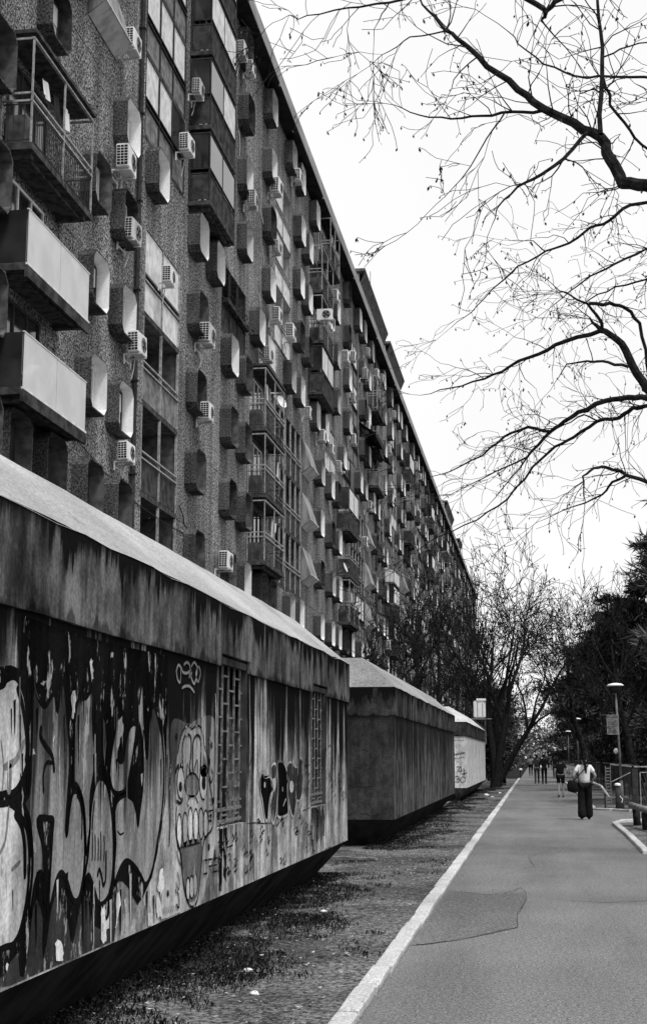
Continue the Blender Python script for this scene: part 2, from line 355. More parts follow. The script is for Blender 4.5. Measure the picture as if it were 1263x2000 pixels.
# ------------------------------------------------------------------ apartment building
FX = -11.34; FH = 2.745; Y0, Y1 = 14.0, 272.0
def zs(k): return 9.2 + FH * k          # underside of the slab of storey k
bld = tag(empty('apartment_building', (FX, 40, 0)), 'long concrete apartment block with rows of hooded windows and balconies', 'building')
BI = Matrix.Translation((-FX, -40, 0))
def bp(o): o.parent = bld; o.matrix_parent_inverse = BI; return o
b = MB(); b.box(-24, -12.9, Y0, Y1, 0, 31.6); bp(b.obj('core_wall', [M['greyin']]))
b = MB(); b.box(-12.9, FX + .02, Y0, Y1, 0, zs(-3) - .01); bp(b.obj('plinth', [M['hood']]))
# eave in lengths with small joints
y = Y0
while y < Y1:
    e = MB(); y2 = min(y + 13.15, Y1)
    e.box(-24.5, -10.63, y, y2 - .04, 31.3, 31.95); o = bp(e.obj('eave_section', [M['eave']]))
    s_ = MB(); s_.box(-11.33, -10.66, y, y2 - .05, 31.285, 31.298); s_.obj('soffit', [M['soffit']], o)
    s_ = MB(); s_.box(-10.70, -10.62, y + 5, y + 5.12, 31.2, 31.295); s_.obj('drip_spout', [M['rail']], o)
    y = y2
HOODS, LOGG, BALC, SCREENS = [], [], [], []
for k in range(-3, 8):
    if k <= 2:
        H_ = [16.5, 19.0, 23.7, 26.4, 33.55, 36.2, 45.0, 50.2, 53.0]; L_ = [(39.75, 44.0, 'open')]; B_ = [(27.9, 32.2)]; S_ = []
        if k <= -1: B_ = []; H_ += [28.2, 30.6, 56.5, 58.6, 63.5, 66]
        for c in range(10):
            o = 26.35 * c
            if k >= 0: B_.append((55.25 + o, 59.6 + o)); L_.append((61.4 + o, 68.6 + o, 'rail')); S_.append((68.8 + o, 71.2 + o))
            else:
                H_ += [56.5 + o + 26.35, 59 + o + 26.35, 63.4 + o + 26.35, 66 + o + 26.35]
            H_ += [72.7 + o, 76.75 + o, 79.5 + o]
    elif k == 3:
        H_ = [20, 26, 30, 36.2, 39.6, 44.9, 47.6, 55.5]; L_ = [(50.3, 54.7, 'plants')]; B_ = []; S_ = []
        if True:
            for c in range(10):
                o = 26.35 * c; H_ += [63.5 + o, 66.15 + o, 71.4 + o, 74.2 + o, 82 + o]; L_.append((57.6 + o, 61.8 + o, 'white')); L_.append((76.8 + o, 81 + o, 'glazed'))
    elif k <= 6:
        H_ = [18, 23.5, 26.2, 32.0] + ([36.25] if k > 4 else []); L_ = [(39.4, 44.3, 'dark')]; B_ = [(44.85, 48.9)]; S_ = [(33.7, 36.3)] if k == 4 else []
        for c in range(10):
            o = 26.35 * c; H_ += [52.85 + o, 58.1 + o, 66.05 + o, 68.6 + o]; L_.append((61.2 + o, 65.4 + o, 'white' if c % 2 == 0 else 'glazed')); B_.append((70.8 + o, 75.0 + o))
    else:
        H_ = [18, 23.5, 26.2, 32.0, 36, 39.5]; L_ = []; B_ = [(44.85, 48.9)]; S_ = []
        for c in range(10):
            o = 26.35 * c; H_ += [52.6 + o, 58.1 + o, 63.5 + o, 66.15 + o, 71.1 + o]; B_ += [(74 + o, 77.6 + o)] if c == 0 else []
    BB = [q for q in B_ if q[1] < Y1 - 1]; LL = [q for q in L_ if q[1] < Y1 - 1]
    for q in H_:
        if q < Y1 - 2 and not any(a - 1.5 < q < bb + .1 for a, bb, *_ in LL + BB): HOODS.append((q, k))
    LOGG += [(a, c, t, k) for a, c, t in LL]; BALC += [(a, c, k) for a, c in BB]; SCREENS += [(a, c, k) for a, c in S_ if c < Y1 - 2]
# wall panels
pm = bmesh.new(); bmesh.ops.create_cube(pm, size=1)
PM = bpy.data.meshes.new('wall_panel'); pm.to_mesh(PM); pm.free(); PM.materials.append(M['facade'])
panels = []
for k in range(-3, 8):
    cuts = sorted([(a, c) for a, c, t, kk in LOGG if kk == k]); segs = []; y = Y0
    for a, c in cuts: segs.append((y, a)); y = c
    segs.append((y, Y1))
    for a, c in segs:
        n = max(1, round((c - a) / 2.65))
        for i in range(n): panels.append((a + (c - a) * i / n, a + (c - a) * (i + 1) / n, k))
def pvis(p):  # nearest panels that stand in view first
    y = (p[0] + p[1]) / 2; zc = zs(p[2]) + 1.3
    out = 0 if (y > 27 and zc > 5 + (y - 27) * -.02 and zc < 1.65 + (y / 36) * 25) else 1000
    return out + y + (0 if zc > 7 else 30)
panels.sort(key=pvis)
rest = MB()
for i, (a, c, k) in enumerate(panels):
    z0, z1 = zs(k), zs(k + 1) if k < 7 else 31.29
    if i < 300:
        o = link('wall_panel', PM); o.location = (FX - .075 + rnd.uniform(-.006, .006), (a + c) / 2, (z0 + z1) / 2); o.scale = (.15, c - a - .018, z1 - z0 - .018); bp(o)
    else: rest.box(FX - .15, FX + rnd.uniform(-.006, .006), a + .009, c - .009, z0 + .009, z1 - .009)
tag(bp(rest.obj('wall_panel_remainder', [M['facade']])), kind='stuff')
b = MB(); b.box(-12.6, FX - .155, Y0 + .1, 39.2, .5, 31.2)
# dark joint backing, left open behind the loggias by standing between the storeys' slabs only
b = MB()
for k in range(-3, 8):
    cuts = sorted([(a, c) for a, c, t, kk in LOGG if kk == k]); y = Y0 + .05; z0, z1 = zs(k), zs(k + 1) if k < 7 else 31.28
    for a, c in cuts + [(Y1 - .05, Y1)]:
        b.add([(FX - .16, y, z0), (FX - .16, a, z0), (FX - .16, a, z1), (FX - .16, y, z1)], [(0, 1, 2, 3)]); y = c
bp(b.obj('joint_filler', [M['dark']]))
# window hoods: a chamfered box standing out from the wall
def oct_(w_, h_, c):
    return [(-w_ / 2 + c, -h_ / 2), (w_ / 2 - c, -h_ / 2), (w_ / 2, -h_ / 2 + c), (w_ / 2, h_ / 2 - c), (w_ / 2 - c, h_ / 2), (-w_ / 2 + c, h_ / 2), (-w_ / 2, h_ / 2 - c), (-w_ / 2, -h_ / 2 + c)]
HW, HHT, HD = 1.42, 1.46, .42
def hood_geo(mb, ox=0, oy=0, oz=0, inner=1, dep=HD):
    o = oct_(HW, HHT, .21); i = oct_(HW - .08, HHT - .08, .19)
    V = [(ox - .04, oy + a, oz + c) for a, c in o] + [(ox + dep, oy + a, oz + c) for a, c in o] + [(ox + dep, oy + a, oz + c) for a, c in i] + [(ox + .004, oy + a, oz + c) for a, c in i]
    for k in range(8):
        q = (k + 1) % 8
        mb.add([V[k], V[q], V[8 + q], V[8 + k]], [(3, 2, 1, 0)], 0); mb.add([V[8 + k], V[8 + q], V[16 + q], V[16 + k]], [(3, 2, 1, 0)], 0)
        mb.add([V[16 + k], V[16 + q], V[24 + q], V[24 + k]], [(3, 2, 1, 0)], inner)
def weld(me, d=.0005):
    bm = bmesh.new(); bm.from_mesh(me); bmesh.ops.remove_doubles(bm, verts=bm.verts, dist=d); bm.to_mesh(me); bm.free(); return me
HM = []
for inn in ('white', 'offwhite', 'greyin', 'darkin'):
    mb = MB(); hood_geo(mb); HM.append(weld(mb.mesh('window_hood', [M['hood'], M[inn]])))
fr = MB()
for (a, c, d, e) in ((-.6, -.53, -.62, .62), (.53, .6, -.62, .62), (-.53, .53, -.62, -.55), (-.53, .53, .55, .62), (-.035, .035, -.55, .55)): fr.box(.03, .09, a, c, d, e)
FRM = [fr.mesh('window_frame', [M['frame_w']]), fr.mesh('window_frame', [M['frame_d']])]
pn = MB(); pn.box(.035, .05, -.53, .53, -.55, .55); PNM = [pn.mesh('pane', [M['glass']]), pn.mesh('pane', [M['curtain']])]
sb = MB(); sb.box(.052, .075, -.525, .525, .05, .55); SBM = sb.mesh('roller_blind', [M['frame_w']])
def hvis(h):
    y, k = h; z = zs(k) + 1.9
    u = 1050 - 11.3 / y * 2778
    return y + (1000 if (u < -40 or z > 1.65 + (y / 36) * 24.5 or (k < 0 and y < 60)) else 0)
HOODS.sort(key=hvis)
hrest = MB()
for i, (y, k) in enumerate(HOODS):
    zc = zs(k) + 1.15 + HHT / 2; yc = y + HW / 2
    white_bias = .62 if k < 3 else .72
    r = rnd.random(); v = 0 if r < white_bias * .75 else 1 if r < white_bias * 1.1 else 2 if r < .8 else 3
    if y < 38 and k in (0, 1): v = 0
    if 44 < y < 54 and k <= 2: v = rnd.choice((2, 3)) if not (k == 2 and 50 < y < 51) else 0
    if i < 300:
        o = link('window_hood', HM[v]); o.location = (FX, yc, zc); o.scale = (rnd.uniform(.92, 1.06), 1, rnd.uniform(.97, 1.02)); bp(o)
        if y < 150:
            link('window_frame', FRM[0 if rnd.random() < .7 else 1], o); link('pane', PNM[0 if rnd.random() < .7 else 1], o)
            if rnd.random() < .35: link('roller_blind', SBM, o)
        else: link('pane', PNM[0 if rnd.random() < .6 else 1], o)
    else:
        hood_geo(hrest, FX, yc, zc, 1 if rnd.random() < .5 else 2); hrest.box(FX + .03, FX + .05, yc - .6, yc + .6, zc - .6, zc + .6, 3)
tag(bp(hrest.obj('window_hood_remainder', [M['hood'], M['white'], M['greyin'], M['glass']])), kind='stuff')
# balconies
BD = .79
def balcony(y0, y1, k, style, lod):
    z = zs(k); X0, X1 = FX + .005, FX + BD; W = y1 - y0
    m = MB(); m.box(X0, X1, y0, y1, z, z + .16)
    m.box(X0, X1 - .1, y0 + .25, y0 + .4, z - .12, z - .001); m.box(X0, X1 - .1, y1 - .4, y1 - .25, z - .12, z - .001); m.box(X1 - .3, X1 - .2, y0 + .42, y1 - .42, z - .09, z - .001)
    bal = bp(m.obj('balcony', [M['slab']]))
    # doorway in the wall behind
    d = MB(); d.box(FX + .004, FX + .02, y0 + .4, y0 + 2.9, z + .2, z + 2.45); d.obj('doorway', [M['glass']], bal)
    d = MB()
    for a in (y0 + .4, y0 + 1.2, y0 + 2.05, y0 + 2.84): d.box(FX + .022, FX + .06, a, a + .06, z + .2, z + 2.45)
    d.box(FX + .022, FX + .058, y0 + .46, y0 + 2.84, z + 2.38, z + 2.45); d.obj('door_frame', [M['frame_w' if rnd.random() < .6 else 'frame_d']], bal)
    posts = [y0 + .03, y0 + W * .5, y1 - .03]
    ph = 2.58 if style in ('metal', 'closed') else 1.3
    if style != 'glass':
        for q in posts:
            t = MB(); t.box(X1 - .06, X1 - .02, q - .02, q + .02, z + .161, z + ph); t.obj('post', [M['rail' if style == 'metal' else 'frame_d']], bal)
        t = MB(); t.box(X0 + .03, X0 + .07, y0 + .01, y0 + .05, z + .161, z + ph); t.obj('post', [M['rail' if style == 'metal' else 'frame_d']], bal)
        t = MB()
        for zz in (1.3, 1.12):
            t.box(X1 - .075, X1 - .015, y0, y1, z + zz, z + zz + .045); t.box(X0 + .02, X1 - .08, y0 + .012, y0 + .052, z + zz, z + zz + .045); t.box(X0 + .02, X1 - .08, y1 - .052, y1 - .012, z + zz, z + zz + .045)
        t.obj('railing', [M['rail' if style != 'closed' else 'frame_d']], bal)
        if style == 'panel' and rnd.random() < .4: style_p = 'curtain'
        else: style_p = rnd.choice(['panel_d', 'panel_m', 'mesh'])
        pmat = M['mesh'] if style == 'metal' else M['panel_d'] if style == 'closed' else M[style_p]
        for a, c in zip(posts[:-1], posts[1:]):
            t = MB()
            if style == 'metal' and not (y0 < 30 and rnd.random() < .5):
                t.box(X1 - .05, X1 - .03, a + .03, c - .03, z + .22, z + .25); t.box(X1 - .05, X1 - .03, a + .03, c - .03, z + 1.05, z + 1.08)
                nb_ = int((c - a) / .13)
                for q in range(1, nb_): t.box(X1 - .046, X1 - .034, a + (c - a) * q / nb_ - .008, a + (c - a) * q / nb_ + .008, z + .2505, z + 1.0495)
                t.obj('grille', [M['frame_d']], bal)
            else: t.box(X1 - .05, X1 - .03, a + .03, c - .03, z + .2, z + 1.1); t.obj('infill_panel', [pmat], bal)
        for q in (y0 + .02, y1 - .04):
            t = MB()
            if style == 'metal':
                t.box(X0 + .09, X1 - .07, q, q + .02, z + .22, z + .25); t.box(X0 + .09, X1 - .07, q, q + .02, z + 1.05, z + 1.08)
                for g_ in range(1, 5): xx = X0 + .09 + (BD - .17) * g_ / 5; t.box(xx - .008, xx + .008, q + .004, q + .016, z + .2505, z + 1.0495)
                t.obj('grille', [M['frame_d']], bal)
            else: t.box(X0 + .09, X1 - .07, q, q + .02, z + .2, z + 1.1); t.obj('infill_panel', [pmat], bal)
        if style in ('metal', 'closed'):
            t = MB(); t.box(X1 - .075, X1 - .012, y0, y1, z + ph, z + ph + .05); t.box(X0, X1 - .08, y0 + .012, y0 + .05, z + ph, z + ph + .05); t.box(X0, X1 - .08, y1 - .05, y1 - .012, z + ph, z + ph + .05); t.obj('top_rail', [M['rail' if style == 'metal' else 'frame_d']], bal)
        if style == 'closed':
            for a, c in zip(posts[:-1], posts[1:]):
                t = MB(); t.box(X1 - .045, X1 - .033, a + .03, c - .03, z + 1.36, z + ph - .01); t.obj('pane', [M['curtain' if rnd.random() < .3 else 'glass']], bal)
            t = MB(); t.box(X0 + .08, X1 - .08, y0 + .025, y0 + .035, z + 1.36, z + ph - .01); t.obj('pane', [M['glass']], bal)
        if style == 'metal' and lod:   # laundry line and things kept on the balcony
            t = MB(); t.box(X0 + .05, X0 + .5, y0 + .3, y0 + .8, z + .165, z + .95); t.obj('cupboard', [M['greyin']], bal)
            yy = y0 + 1.1
            while yy < y1 - .6:
                ww = rnd.uniform(.25, .5); hh = rnd.uniform(.35, .8)
                if rnd.random() < .65:
                    t = MB(); zt = z + 2.2; V_ = []; F_ = []
                    for i_ in range(5): dx_ = .03 * math.sin(i_ * 1.7 + yy); V_ += [(X1 - .2 + dx_, yy + ww * i_ / 4, zt), (X1 - .19 - dx_, yy + ww * i_ / 4, zt - hh)]
                    for i_ in range(4): F_.append((2 * i_, 2 * i_ + 2, 2 * i_ + 3, 2 * i_ + 1))
                    t.add(V_, F_); t.obj('laundry', [M[rnd.choice(['shirt', 'grey_c', 'charc', 'offwhite'])]], bal)
                yy += ww + rnd.uniform(.1, .4)
    else:
        for a, c in zip(posts[:-1], posts[1:]):
            t = MB(); t.box(X1 - .03, X1 - .015, a + .02, c - .02, z + .17, z + 1.36); t.obj('glass_panel', [M['frost']], bal)
        t = MB(); t.box(X0 + .05, X1 - .05, y0 + .01, y0 + .022, z + .17, z + 1.36); t.obj('glass_panel', [M['glass']], bal)
        t = MB(); t.box(X1 - .05, X1 - .005, y0, y1, z + 1.362, z + 1.385); t.box(X1 - .04, X1 + .01, y0 - .005, y1 + .005, z + .11, z + .16); t.obj('railing', [M['frame_w']], bal)
        t = MB(); t.box(X1 - .06, X1 + .006, y0 - .003, y1 + .003, z - .16, z + .105); t.obj('edge_beam', [M['panel_d']], bal)
    return bal
for (a, c, k) in BALC:
    if a > 26 and a < 30: st = 'glass' if k <= 1 else 'metal'
    elif a < 45: st = 'closed'
    elif a < 50: st = 'closed'
    elif a < 60: st = 'metal'
    elif a < 76 and k > 3: st = 'closed' if k < 5 else 'metal'
    else: st = rnd.choice(['metal', 'panel', 'closed', 'closed', 'panel'])
    balcony(a, c, k, st, a < 90)
# roofs over the top balconies of a stack
for (a, c, k) in ((27.9, 32.2, 3), (55.25, 59.6, 3)):
    m = MB(); m.box(FX + .005, FX + BD + .03, a - .02, c + .02, zs(k) - .03, zs(k) + .06); bp(m.obj('balcony_roof', [M['slab']]))
# loggias: rooms set back behind the wall face
def loggia(y0, y1, style, k, lod):
    z0 = zs(k) + .004; z1 = zs(k + 1) - .004; X1 = FX - .005; X0 = FX - 1.25
    m = MB()
    V = [(X0, y0, z0), (X1, y0, z0), (X1, y1, z0), (X0, y1, z0), (X0, y0, z1), (X1, y0, z1), (X1, y1, z1), (X0, y1, z1)]
    m.add(V, [(0, 1, 2, 3), (4, 7, 6, 5), (0, 3, 7, 4), (0, 4, 5, 1), (3, 2, 6, 7)])
    m.box(X1 - .14, X1, y0, y1, z0 + .001, z0 + .17, 1)
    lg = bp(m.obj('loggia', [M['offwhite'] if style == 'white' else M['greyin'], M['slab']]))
    d = MB(); d.box(X0 + .004, X0 + .02, y0 + .5, y0 + 1.5, z0 + .05, z0 + 2.2); d.box(X0 + .004, X0 + .02, y0 + 1.8, y1 - .4, z0 + .9, z0 + 2.2); d.obj('doorway', [M['glass']], lg)
    n = max(2, round((y1 - y0) / 1.5)) if style in ('rail', 'dark', 'plants') else 2
    W = (y1 - y0) / n
    rm = M['rail'] if style in ('open', 'white', 'rail') else M['frame_d']
    pmt = {'open': M['mesh'], 'white': M['curtain'], 'rail': M['panel_d'], 'dark': M['panel_m'], 'plants': M['panel_d'], 'glazed': M['panel_m']}[style]
    top = z1 - .01
    for i in range(n + 1):
        q = min(max(y0 + W * i, y0 + .03), y1 - .03); t = MB(); t.box(X1 - .06, X1 + .02, q - .022, q + .022, z0 + .175, top); t.obj('post', [rm], lg)
    t = MB()
    for zz in (1.32, 1.12): t.box(X1 - .02, X1 + .035, y0 + .02, y1 - .02, z0 + zz, z0 + zz + .045)
    t.obj('railing', [rm], lg)
    for i in range(n):
        a, c = y0 + W * i + .05, y0 + W * (i + 1) - .05
        pk = pmt
        if style == 'open': pk = {2: M['curtain'], 1: M['panel_m'], 0: M['panel_d']}.get(k, M['panel_d'])
        t = MB(); t.box(X1 - .04, X1 - .025, a, c, z0 + .2, z0 + 1.1); t.obj('infill_panel', [pk], lg)
        if style == 'open' and k == 1 and i == 0: t = MB(); t.box(X1 - .6, X1 - .58, a, c, z0 + .2, top - .1); t.obj('blind', [M['curtain']], lg)
        if style == 'open' and k == 1 and i == 1: t = MB(); t.box(X1 - .9, X1 - .88, a, c, z0 + .2, top - 1.0); t.obj('blind', [M['curtain']], lg)
        if style == 'glazed' or (style == 'dark') or (style == 'white' and rnd.random() < .5) or (style == 'open' and k == 2):
            lite = rnd.random() < (.62 if style in ('dark', 'white') else .5) or (style == 'open')
            t = MB(); t.box(X1 - .042, X1 - .028, a, c, z0 + 1.38, top - .06); t.obj('pane', [M['curtain' if lite else 'glass']], lg)
            t = MB(); t.box(X1 - .05, X1 - .02, a, c, top - .058, top - .002); t.box(X1 - .055, X1 - .015, (a + c) / 2 - .02, (a + c) / 2 + .02, z0 + 1.37, top - .06); t.obj('window_frame', [M['frame_w' if lite else 'frame_d']], lg)
    if style == 'plants':
        rr = random.Random(5); t = MB()
        t.box(X1 + .04, X1 + .22, y0 + .2, y1 - .2, z0 + 1.15, z0 + 1.32); t.obj('planter', [M['panel_d']], lg)
        t = MB()
        for q in range(260):
            c = Vector((X1 + .13 + rr.uniform(-.2, .25), rr.uniform(y0 + .2, y1 + .3), z0 + 1.25 + rr.gauss(0, .16))); s = rr.uniform(.03, .08)
            e1 = Vector((rr.uniform(-1, 1), rr.uniform(-1, 1), rr.uniform(-1, 1))) * s; e2 = Vector((rr.uniform(-1, 1), rr.uniform(-1, 1), rr.uniform(-1, 1))) * s
            t.add([c - e1, c + e2, c + e1], [(0, 1, 2)])
        t.obj('trailing_plant', [M['hedge']], lg)
    return lg
rl = random.Random(61)
for (a, c, t, k) in LOGG:
    if a > 62 and rl.random() < .6: t = rl.choice(['white', 'glazed', 'open', 'white', 'dark'])
    loggia(a, c, t, k, a < 100)
# slanted corrugated screens beside the loggias
for (a, c, k) in SCREENS:
    if a > 150: continue
    z = zs(k) + .95; m = MB(); h = 1.75; d = .5
    m.add([(FX + .003, a, z), (FX + .003, c, z), (FX + d, c, z + .35), (FX + d, a, z + .35), (FX + .05, a, z + h), (FX + .05, c, z + h)], [(0, 3, 2, 1), (3, 4, 5, 2), (1, 2, 5), (0, 4, 3)])
    o = bp(m.obj('slanted_screen', [M['corr']]))
    m = MB(); m.add([(FX + d + .002, a, z + .33), (FX + d + .002, c, z + .33), (FX + .03, c, z - .03), (FX + .03, a, z - .03)], [(0, 3, 2, 1)])
    m.box(FX + d - .02, FX + d + .03, a - .01, c + .01, z + .33, z + .39); m.obj('lower_lip', [M['offwhite']], o)
# downpipes
for q in (38.65, 101.8, 154.5):
    t = MB(); t.tube([(FX + .1, q, .9), (FX + .1, q, 31.2)], .075, 8)
    for k in range(-2, 8): t.box(FX + .004, FX + .19, q - .1, q + .1, zs(k) + .4, zs(k) + .45)
    bp(t.obj('downpipe', [M['pipe']]))
# loose cables
rc = random.Random(4)
for (y, z, dy, dz) in ((33.2, 9.6, 12, -.7), (52.9, 26.6, .9, -2.2), (57.4, 26.4, 1.1, -2.3), (57.4, 21.2, 1.6, -2.6), (47, 18.4, 2.4, -2.0), (44.3, 9.7, 2.5, -.6), (58, 23.6, 1.6, -2.4), (72, 20, 1.4, -2.2), (66.6, 22, 2, -1.6), (81, 24, 1.5, -3)):
    pts = []
    for i in range(13):
        s = i / 12; pts.append((FX + .03 + .03 * math.sin(i), y + dy * s, z + dz * s - .35 * math.sin(math.pi * s)))
    t = MB(); t.tube(pts, .018, 4); bp(t.obj('cable', [M['offwhite' if dz < -1 else 'frame_d']]))
rc = random.Random(19)
for i in range(26):
    y = rc.uniform(44, 110); k = rc.randint(0, 7); z = zs(k) + rc.uniform(.2, 2.4); dy = rc.uniform(.4, 2.2); dz = rc.uniform(-2.4, -.6); pts = []
    for q in range(10):
        t_ = q / 9; pts.append((FX + .025 + .02 * math.sin(q * 1.3), y + dy * t_ + .06 * math.sin(q * 2.1 + i), z + dz * t_ - .3 * math.sin(math.pi * t_)))
    t = MB(); t.tube(pts, .014, 4); bp(t.obj('cable', [M['offwhite' if i % 2 else 'frame_d']]))
# penthouse volumes on the roof
for (a, c, d, hh) in ((92, 106, 1.2, 2.1), (109, 120, 1.3, 2.0), (182, 196, 1.1, 2.2), (212, 218, 1.2, 1.8)):
    m = MB(); m.box(-20, -11.2, a, c, 31.96, 31.96 + hh); o = bp(m.obj('penthouse', [M['white'] if a > 105 else M['offwhite']]))
    m = MB(); m.box(-20.4, -10.75, a - .5, c + .7, 31.96 + hh + .01, 31.96 + hh + .2); m.add([(-11.19, a - .4, 31.98 + hh * .5), (-10.76, a - .4, 31.98 + hh), (-10.76, c + .6, 31.98 + hh), (-11.19, c + .6, 31.98 + hh * .5)], [(0, 1, 2, 3)]); m.obj('roof', [M['greyin']], o)
    m = MB()
    for q in range(int((c - a) / 3)): m.box(-11.195, -11.17, a + 1 + q * 3, a + 2.4 + q * 3, 31.96 + hh * .3, 31.96 + hh * .8)
    m.obj('window_band', [M['glass']], o)
    if a < 100:
        m = MB(); m.tube([(-10.9, a + 4, 34), (-10.9, a + 4, 35.6)], .02, 4); m.obj('aerial', [M['frame_d']], o)
# ------------------------------------------------------------------ air conditioners
def ac_proto():
    r = empty('air_conditioner')
    m = MB(); m.box(-.16, .16, -.41, .41, -.3, .3); bmm = m.mesh('casing', [M['ac']])
    bm = bmesh.new(); bm.from_mesh(bmm); bmesh.ops.bevel(bm, geom=bm.edges[:], offset=.02, segments=2, affect='EDGES'); bm.to_mesh(bmm); bm.free()
    link('casing', bmm, r)
    m = MB(); m.lathe([(.22, 0), (.215, .012), (.0, .012)], (0, 0, 0), 20); me = m.mesh('fan_grille', [M['fan']])
    me.transform(Matrix.Translation((.161, .1, 0)) @ Matrix.Rotation(math.pi / 2, 4, 'Y')); fg = link('fan_grille', me, r)
    m = MB()
    for k in range(4):
        a = k * math.pi / 2 + .5; m.add([(.175, .1, 0), (.175, .1 + .19 * math.cos(a), .19 * math.sin(a)), (.178, .1 + .19 * math.cos(a + .8), .19 * math.sin(a + .8))], [(0, 1, 2)])
    m.box(.174, .182, .06, .14, -.04, .04); m.obj('fan_blade', [M['grille']], fg)
    m = MB(); m.box(-.13, .13, -.418, -.411, -.25, .25); sg = m.obj('side_grille', [M['grille']], r)
    m = MB()
    for k in range(1, 7): m.box(-.13, .13, -.424, -.419, -.25 + k * .072 - .006, -.25 + k * .072 + .006)
    for q in (-.045, .045): m.box(q - .006, q + .006, -.4245, -.4192, -.25, .25)
    m.obj('grille_bar', [M['ac']], sg)
    m = MB()
    for q in (-.28, .28): m.box(-.32, .18, q - .02, q + .02, -.35, -.31); m.box(-.32, -.28, q - .02, q + .02, -.6, -.36)
    m.box(-.315, -.285, -.26, .26, -.5, -.47)
    m.obj('bracket', [M['frame_w']], r)
    m = MB(); m.tube([(-.15, .42, -.15), (-.22, .5, -.2), (-.28, .5, -.6), (-.3, .35, -.9)], .018, 5); m.obj('hose', [M['ac']], r)
    return r
ACP = [(36.5, 21.7), (44.4, 24.15), (43.0, 21.5), (36.2, 18.0), (36.9, 16.2), (41.0, 16.3), (37.7, 13.15), (46.3, 16.0), (46.4, 13.3), (36.9, 9.85), (53.9, 24.0), (59.4, 26.8), (65.1, 29.7), (59.5, 24.0), (59.6, 20.9), (63.2, 21.2), (57.5, 18.5), (68.4, 18.6), (78.5, 28.0), (75.4, 22.4), (73.2, 18.5), (76.5, 18.5), (79.6, 18.1), (82.9, 25.6), (86.4, 26.6), (86.3, 23.9), (86.3, 21.2), (94.1, 23.8), (51.6, 29.3), (53.3, 29.4), (49.7, 8.6), (92.8, 27.2), (100.1, 29.2), (101.7, 27.0), (95.0, 18.5), (92.3, 15.6), (108.6, 25.4), (103.6, 29.8), (43.2, 10.1), (86.1, 10.6), (97.4, 9.3)]
fr_ = [h for h in HOODS if 88 < h[0] < 200]; random.Random(12).shuffle(fr_)
for (y, k) in fr_[:36]: ACP.append((y + 1.0 + (.9 if k % 2 else -.2), zs(k) + .75))
proto = ac_proto(); byrow = {}
AC2 = [c for c in proto.children if c.name.startswith('casing')][0].data.copy(); AC2.materials[0] = M['offwhite']
for i, (y, z) in enumerate(ACP):
    o = proto if i == 0 else copy_tree(proto)
    q_ = 1 + .13 * math.sin(i * 4.7); o.scale = (q_, q_ * (1 + .06 * math.sin(i * 2.1)), q_); o.rotation_euler = (.02 * math.sin(i * 3.3), .03 * math.sin(i * 1.9), .05 * math.sin(i * 2.7))
    if i % 3 == 1:
        for ch in o.children:
            if ch.name.startswith('casing'): ch.data = AC2
    o.location = (-10.92 if not (FX and 43 < y < 43.3 and z < 11) else -11.75, y, z); byrow.setdefault(int((z - 8.0) // FH), []).append((y, o))
rows_ = sorted(byrow)
for row, L in byrow.items():
    L.sort(key=lambda q: q[0])
    for j, (y, o) in enumerate(L):
        tag(o, 'white air conditioner, %s from left on %s facade storey above the bunkers' % (ORD[j], ORD[rows_.index(row)]), 'air conditioner', 'air conditioners hung on the facade')
# unit seen from the fan end on the dark balcony stack
o = copy_tree(proto); o.location = (-10.42, 70.6, 24.35); o.rotation_euler = (0, 0, -math.pi / 2)
tag(o, 'white air conditioner with its black fan turned to the camera on dark balcony', 'air conditioner', 'air conditioners hung on the facade')
lq = on_x(66, 736, FX + .45)
m = MB(); m.lathe([(0.02, -.27)] + [(.27 * math.sin(a * math.pi / 8), -.27 * math.cos(a * math.pi / 8)) for a in range(1, 8)] + [(.02, .27)], (0, 0, 0), 16); lo_ = m.obj('paper_lantern', [M['white']], None, (lq.x, lq.y, lq.z), smooth=True); tag(lo_, 'round white paper lantern behind the lowest glass balcony', 'lantern')
m = MB(); m.tube([(0, 0, .26), (0, 0, .5)], .006, 4); m.obj('cord', [M['frame_d']], lo_)
dp = empty('satellite_dish'); V_ = []; F_ = []
for r_, d_ in ((0, 0), (.12, .015), (.22, .05), (.3, .1)):
    for q in range(14): V_.append((-d_ * 1.0 + .1, r_ * math.cos(q * .4488), r_ * math.sin(q * .4488)))
for j in range(3):
    for q in range(14): F_.append((j * 14 + q, j * 14 + (q + 1) % 14, j * 14 + 14 + (q + 1) % 14, j * 14 + 14 + q))
link('reflector', mesh('reflector', [(.2 - v[0], v[1], v[2]) for v in V_], F_, [M['ac']], smooth=True), dp)
m = MB(); m.tube([(.1, 0, -.02), (-.1, 0, -.1), (-.25, 0, -.12)], .02, 5); m.tube([(.1, 0, -.2), (.42, 0, -.05)], .012, 4); m.obj('arm', [M['rail']], dp)
for i, (y, z, lab) in enumerate(((60.1, 17.0, 'satellite dish beside the open metal balconies'), (75.6, 25.2, 'satellite dish at the end of the dark balconies'), (81.0, 12.4, 'satellite dish on the lower middle facade'), (87.5, 16.4, 'satellite dish past the middle loggias'), (98.9, 22.2, 'satellite dish below the dark awning'), (112, 18.0, 'satellite dish far along the facade'))):
    o = dp if i == 0 else copy_tree(dp); o.location = (FX + .42, y, z); o.rotation_euler = (0, -.35, -.5 + .2 * i); tag(o, lab, 'satellite dish', 'satellite dishes on the facade')
